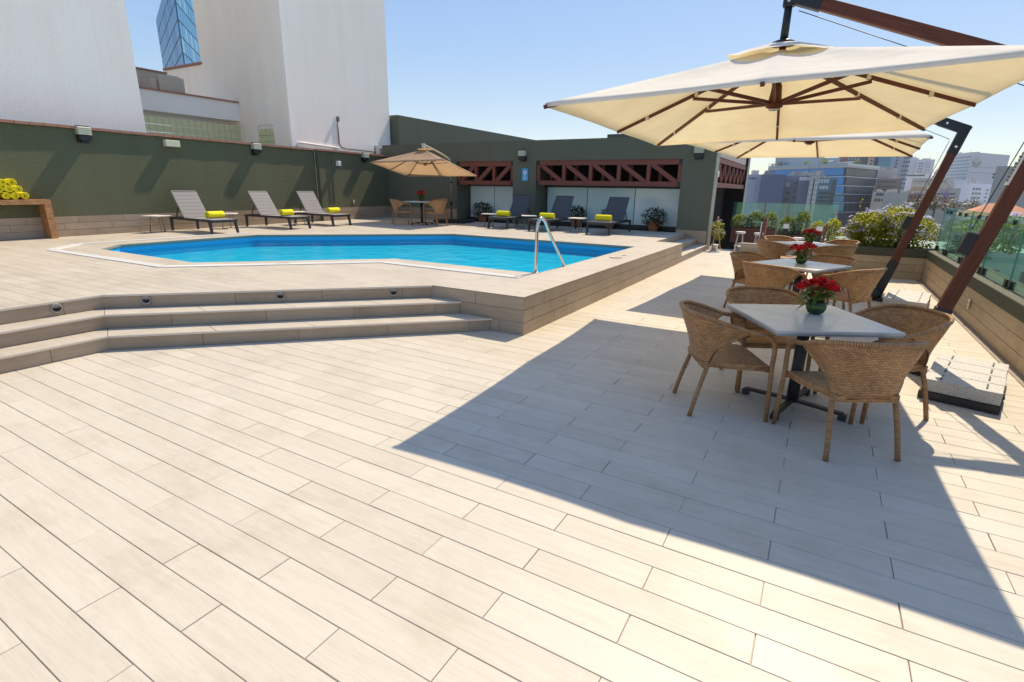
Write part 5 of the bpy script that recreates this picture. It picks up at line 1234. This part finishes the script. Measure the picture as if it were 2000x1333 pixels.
# roof terrace plants and shades of the blue building
def far_tree(loc, r, h_, mat, label, seed, n_=260, trunk=True):
    rnd = random.Random(seed); T = thing('roof_tree', label, 'tree', loc, 0, 'trees among the far roofs'); m = MB()
    for k in range(6): blob_leaves(m, Vector((rnd.uniform(-.5, .5)*r, rnd.uniform(-.5, .5)*r, h_+rnd.uniform(-.3, .3)*r)), (r*.6, r*.6, r*.42), n_//6, r*.22, r*.12, rnd)
    obj('crown', m, mat, T)
    tk_ = MB().tube([(0, 0, 0), (r*.05, 0, h_*.5), (0, 0, h_)], [r*.09, r*.07, r*.03], 6)
    for k in range(4): a = k*1.6; tk_.tube([(0, 0, h_*.6), (math.cos(a)*r*.5, math.sin(a)*r*.5, h_+r*.15)], [r*.04, r*.015], 5)
    obj('trunk', tk_, 'trunk_bark', T)
for (x, y, z, hh, r_, mt, lb, sd) in ((-31.3, 362.7, 15.2, 2.4, 1.6, 'foliage_dark', 'small dark tree at the left of the glass building roof', 1), (-28.0, 366.4, 15.2, 3.0, 2.4, 'foliage_dark', 'rounded dark tree beside the rooftop lounge windows', 2),
        (-14.1, 372, 15.4, 3.2, 2.5, 'foliage_green', 'green tree in front of the rooftop lounge', 3), (-4.6, 372, 15.4, 4.6, 3.0, 'foliage_green', 'taller green tree on the glass building roof terrace', 4), (11.2, 349.8, 15.2, 3.0, 2.0, 'foliage_green', 'small tree at the right end of the roof terrace', 5),
        (24.7, 208.5, -6, 5.4, 3.2, 'foliage_dry', 'dry brown tree left of the leaning far mast', 6), (26.8, 194.2, -6, 5.6, 3.4, 'foliage_dry', 'dry brown tree among the low roofs, second from left', 7), (31.0, 193.6, -6, 5.2, 3.0, 'foliage_dry', 'dry brown tree below the bright white block', 8),
        (34.6, 193.1, -6, 5.0, 2.8, 'foliage_dry', 'dry brown tree nearest the terracotta roof', 9), (12.3, 50.6, -13, 7.0, 2.2, 'foliage_lime', 'yellow green tree seen low through the glass panels', 10), (14.6, 52.3, -13, 6.2, 1.8, 'foliage_green', 'green tree seen low through the rightmost glass', 11)):
    far_tree((x, y, z), r_, hh, mt, lb, sd, 420)
for x, y, z, w_, lb in ((-3.3, 374, 20.0, 6.5, 'white shade sail on the roof terrace beside the tall tree'), (5.5, 350, 18.2, 9.0, 'white shade sail at the right of the roof terrace')):
    t = thing('shade_sail', lb, 'shade sail', (x, y, z), 0, 'white sails on the roof terrace')
    obj('sail', MB().poly([(-w_/2, -1.5, -.3), (w_/2, -1.2, .6), (w_/3, 1.8, -.1)]).poly([(-w_/2, -1.5, -.33), (w_/3, 1.8, -.13), (w_/2, -1.2, .57)]), 'paint_white', t)
    for q in ((-w_/2, -1.5), (w_/2, -1.2), (w_/3, 1.8)): obj('mast', MB().tube([(q[0], q[1], -4.0), (q[0], q[1], .7)], .07, 6), 'grey_metal', t)

# red roofed house and neighbouring block seen through the balustrade
hs = thing('hip_roof_house', 'house with a terracotta hip roof behind the near mast', 'house', (31, 147, 0))
obj('wall', MB().box((0, 0, -12), (11, 9, 19.6)), 'panel_cream', hs)
rf = MB(); e = [(-6.5, -5.5, -2.2), (6.5, -5.5, -2.2), (6.5, 5.5, -2.2), (-6.5, 5.5, -2.2)]; r0, r1 = (-1.6, 0, .3), (1.6, 0, .3)
rf.poly([e[0], e[1], r1, r0]); rf.poly([e[1], e[2], r1]); rf.poly([e[2], e[3], r0, r1]); rf.poly([e[3], e[0], r0]); rf.poly(e[::-1])
obj('roof', rf, 'roof_clay', hs)
for i in range(4): brick('window', 'window_dark', hs, (-4+2.6*i, -4.52, -4.2), (1.2, .1, 1.6))
NB = thing('neighbour_block', 'pale green neighbouring block with white windows seen through the glass', 'building', (17, 62, 0))
simple('facade_mint', (.46, .60, .50), .85, var=.1, vs=.2)
obj('wall', MB().box((0, 4, -24), (34, 10, 42)), 'facade_mint', NB); obj('cornice', MB().box((0, -1.1, -3.2), (34.2, .3, .5)), 'planter_white', NB); obj('band', MB().box((0, -1.1, -7.0), (34.2, .3, .35)), 'planter_white', NB)
for i in range(14):
    for j, z in enumerate((-5.2, -9.0)):
        w_ = brick('window', 'window_dark', NB, (-15.5+2.4*i, -1.04, z), (.9, .12, 1.3)); 
        brick('frame', 'plastic_white', NB, (-15.5+2.4*i, -1.06, z), (.10, .16, 1.3)); brick('sill', 'planter_white', NB, (-15.5+2.4*i, -1.10, z-.95), (1.5, .3, .14))
# ------------------------------------------------------------------ haze over the city
hm = bpy.data.materials.new('haze_air'); hm.use_nodes = True; MATS['haze_air'] = hm
hn = hm.node_tree.nodes; hn.remove(hn['Principled BSDF']); pv = hn.new('ShaderNodeVolumePrincipled')
pv.inputs['Color'].default_value = (.93, .95, 1, 1); pv.inputs['Density'].default_value = .00016; pv.inputs['Anisotropy'].default_value = .3
hm.node_tree.links.new(pv.outputs[0], hn['Material Output'].inputs['Volume'])
hz_ = obj('haze', MB().box((0, 380, 7.5), (2400, 1600, 108)), 'haze_air'); hz_['kind'] = 'stuff'; hz_['label'] = 'thin pale haze over the far city'
